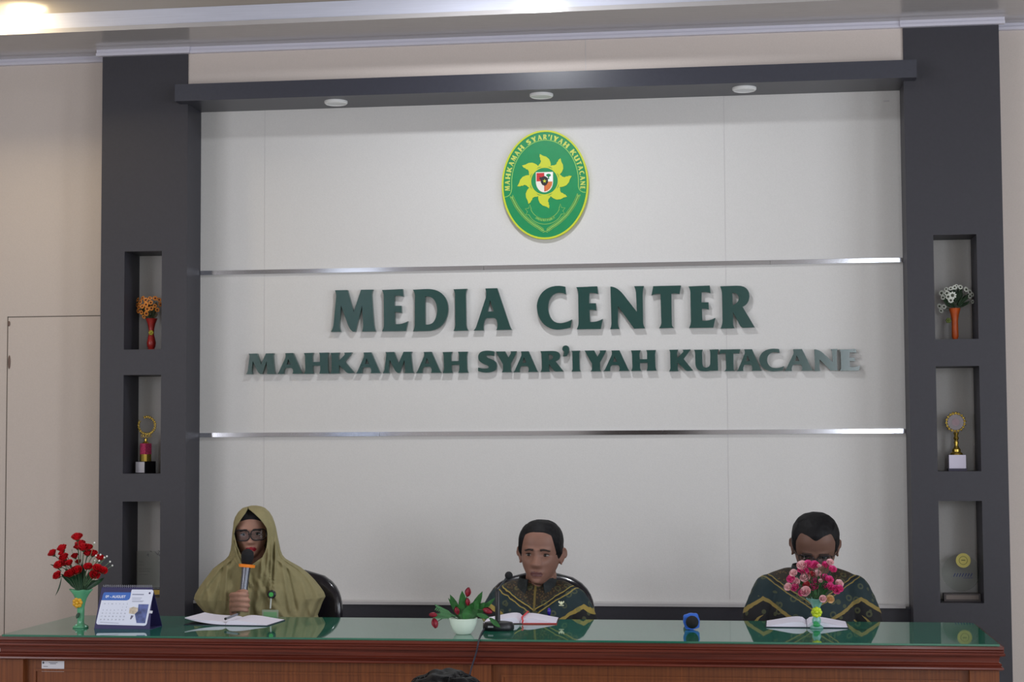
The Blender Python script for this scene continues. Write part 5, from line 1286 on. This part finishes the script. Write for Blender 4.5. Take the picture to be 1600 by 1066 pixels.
# hand-held microphone
mm = empty('handheld_microphone', mb_-axm*.1, 'grey hand-held microphone with orange ring, held to the mouth of the woman', 'microphone')
def along(u, v): return at(u, v, -.985)
t1, t0 = mt_, mt_-axm*.058
MB().tube([t0, t0+axm*.012, t0+axm*.03, t1-axm*.012, t1-axm*.004, t1+axm*.001], [.0165, .0205, .0235, .0215, .014, .003], 22).build('head', m_mesh, mm, smooth=True)
rg = t0-axm*.004; q = Vector((0, 0, 1)).rotation_difference(axm).to_matrix()
MB().lathe([(.017, -.006), (.028, -.0055), (.029, .005), (.017, .006)], rg, 48, wave=lambda i, a, r, z: (r*(1+(.14*max(0, math.cos(3*a))**2 if i in (1, 2) else 0)), z), mtx=q, closed=True).build('anti_roll_ring', mat('orange_rubber', (250, 136, 30), .45), mm, smooth='auto')
MB().tube([rg-axm*.004, rg-axm*.03, rg-axm*.09, rg-axm*.155], [.0165, .0150, .0142, .0135], 20).build('handle', mat('grey_metal', (120, 122, 132), .25, metal=.7), mm, smooth='auto')
# reel badge
rc = at(424.5, 929, -.965)
bd = empty('identity_badge', at(422, 960, -.985), 'round black badge reel with green centre and clear card on the olive scarf', 'badge')
r90 = Matrix.Rotation(R(90), 3, 'X')
MB().lathe([(.016, -.003), (.016, .003), (.013, .006)], rc, 26, mtx=r90).build('reel', m_blk, bd, smooth='auto')
MB().lathe([(.0085, 0), (.0085, .0075)], rc, 20, mtx=r90).build('reel_centre', mat('reel_green', (70, 180, 84), .4), bd)
a, c2 = at(409.5, 953, -.985), at(435, 985, -.985)
MB().tube([rc+Vector((-.002, -.002, -.014)), Vector(((a.x+c2.x)/2, a.y, a.z+.004))], .003, 8).build('strap', mat('clear_strap', (190, 196, 190), .3), bd)
MB().box(a.x, c2.x, a.y-.001, a.y+.0005, c2.z, a.z).build('card_holder', mat('card_grey', (160, 172, 150), .3), bd)
MB().box(a.x+.006, c2.x-.006, a.y-.002, a.y-.001, c2.z+.004, a.z-.008).build('card', mat('card_green', (128, 180, 130), .5), bd)
# pin on the middle man's shirt
b.v = []; b = MB()
for s in (-1, 1): b.prism([(s*.001, -.006), (s*.011, .004), (s*.009, .009), (s*.003, .004)], [], lambda x, y, d: pc+Vector((x, d, y)), -.002, .006)
b.ell(pc, (.004, .005, .008), 8, 6).box(pc.x-.009, pc.x+.009, pc.y-.002, pc.y+.006, pc.z-.009, pc.z-.006)
b.build('pin', mat('pale_gold_pin', (220, 224, 190), .3, metal=.3), man2)
p5 = at(858, 956, -.972); MB().ell(p5, (.007, .006, .014), 12, 8).build('purple_clip', mat('violet_plastic', (52, 34, 150), .2), man2, smooth=True)
# ---- member of the audience: top of a head in the foreground, seen from behind
YA = -4.3
ht = at(694, 1045.5, YA); hx = ht.x
mta = Matrix.Translation((hx, YA, ht.z-.250))@Matrix.Diagonal((.92, .95, 1, 1))
am = empty('person', (hx, YA-.03, 0), 'person in the audience with tousled black hair, only the head top seen', 'person')
b = MB(); head_mesh(b, mta, dict(w=1)); ns = ht.z-.30
limb(b, [mta@Vector((0, -.02, .03)), (hx, YA-.03, ns-.02)], [.055, .06])
b.ell((hx, YA-.03, ns-.22), (.16, .11, .26), 24, 14); b.ell((hx, YA-.04, .40), (.165, .12, .13), 24, 14)
for s in (-1, 1):
    limb(b, [(hx+s*.14, YA-.03, ns-.07), (hx+s*.19, YA, .50), (hx+s*.10, YA+.18, .44)], [.045, .038, .026])
    h = Vector((hx+s*.085, YA+.21, .44)); b.ell(h, (.034, .045, .015), 14, 8)
    for k in range(4): limb(b, [h+Vector((s*(-.022+.014*k), .035, 0)), h+Vector((s*(-.022+.014*k), .065, -.004)), h+Vector((s*(-.022+.014*k), .085, -.012))], [.008, .0075, .0065], 8)
    limb(b, [h+Vector((-s*.03, -.01, 0)), h+Vector((-s*.043, .012, 0)), h+Vector((-s*.043, .035, -.004))], [.01, .009, .0075], 8)
    limb(b, [(hx+s*.09, YA-.02, .38), (hx+s*.10, YA+.38, .39), (hx+s*.10, YA+.40, .07)], [.075, .058, .04]); limb(b, [(hx+s*.10, YA+.40, .05), (hx+s*.105, YA+.52, .03)], [.04, .028])
remeshed(b, 'body', [m_skin], am, .006, 2)
cap(mta, dict(w=1), lambda p: p.z-(.16 if p.y > .04 else .05), .014, .010, nf=45).build('hair', mat('tousled_hair', (14, 14, 17), .6, spec=.25, noise_amt=.5, scale=120, bump=.6), am, smooth=True)
b = MB(); rnd = random.Random(3)
for k in range(260):
    th = math.acos(1-rnd.uniform(.15, .231)/ZC_); ph = rnd.uniform(-PI, PI); p = head_point(th, ph, dict(w=1)); nrm = (p-Vector((0, 0, .12))).normalized()
    t = nrm.cross(Vector((rnd.uniform(-1, 1), rnd.uniform(-1, 1), rnd.uniform(-1, 1)))).normalized()
    p0 = p+nrm*.008; b.tube([mta@p0, mta@(p0+nrm*.005+t*.010), mta@(p0+nrm*.004+t*.022), mta@(p0-nrm*.001+t*.034)], [.002, .0018, .0012, .0004], 4)
b.build('hair_tuft', MATS['tousled_hair'], am, smooth=True)
b = MB(); b.ell((hx, YA-.03, ns-.22), (.18, .125, .25), 24, 14); b.ell((hx, YA-.04, .42), (.18, .135, .12), 24, 14)
limb(b, [(hx-.14, YA-.03, ns-.075), (hx, YA-.03, ns-.03), (hx+.14, YA-.03, ns-.075)], [.055, .065, .055])
for s in (-1, 1): limb(b, [(hx+s*.14, YA-.03, ns-.075), (hx+s*.19, YA, .50), (hx+s*.12, YA+.14, .455)], [.055, .048, .036])
remeshed(b, 'shirt', [mat('plain_shirt', (70, 74, 84), .8)], am, .01, 2)
b = MB(); b.ell((hx, YA-.03, .37), (.18, .14, .09), 20, 12)
for s in (-1, 1): limb(b, [(hx+s*.09, YA-.02, .375), (hx+s*.10, YA+.38, .385), (hx+s*.10, YA+.40, .11)], [.085, .068, .052])
remeshed(b, 'trousers', [mat('dark_trousers', (34, 34, 40), .8)], am, .012, 1)
sc_ch = empty('stacking_chair', (hx, YA-.04, 0), 'plain dark chair carrying the person in the audience', 'chair')
MB().box(hx-.22, hx+.22, YA-.24, YA+.18, .265, .29).build('seat', m_base, sc_ch, bevel=.006)
MB().box(hx-.2, hx+.2, YA-.25, YA-.225, .29, .72).build('backrest', m_base, sc_ch, bevel=.006)
for sx in (-1, 1):
    for yy in (YA-.22, YA+.15): MB().tube([(hx+sx*.19, yy, .265), (hx+sx*.2, yy, 0)], .011, 10).build('leg', m_base, sc_ch, smooth='auto')
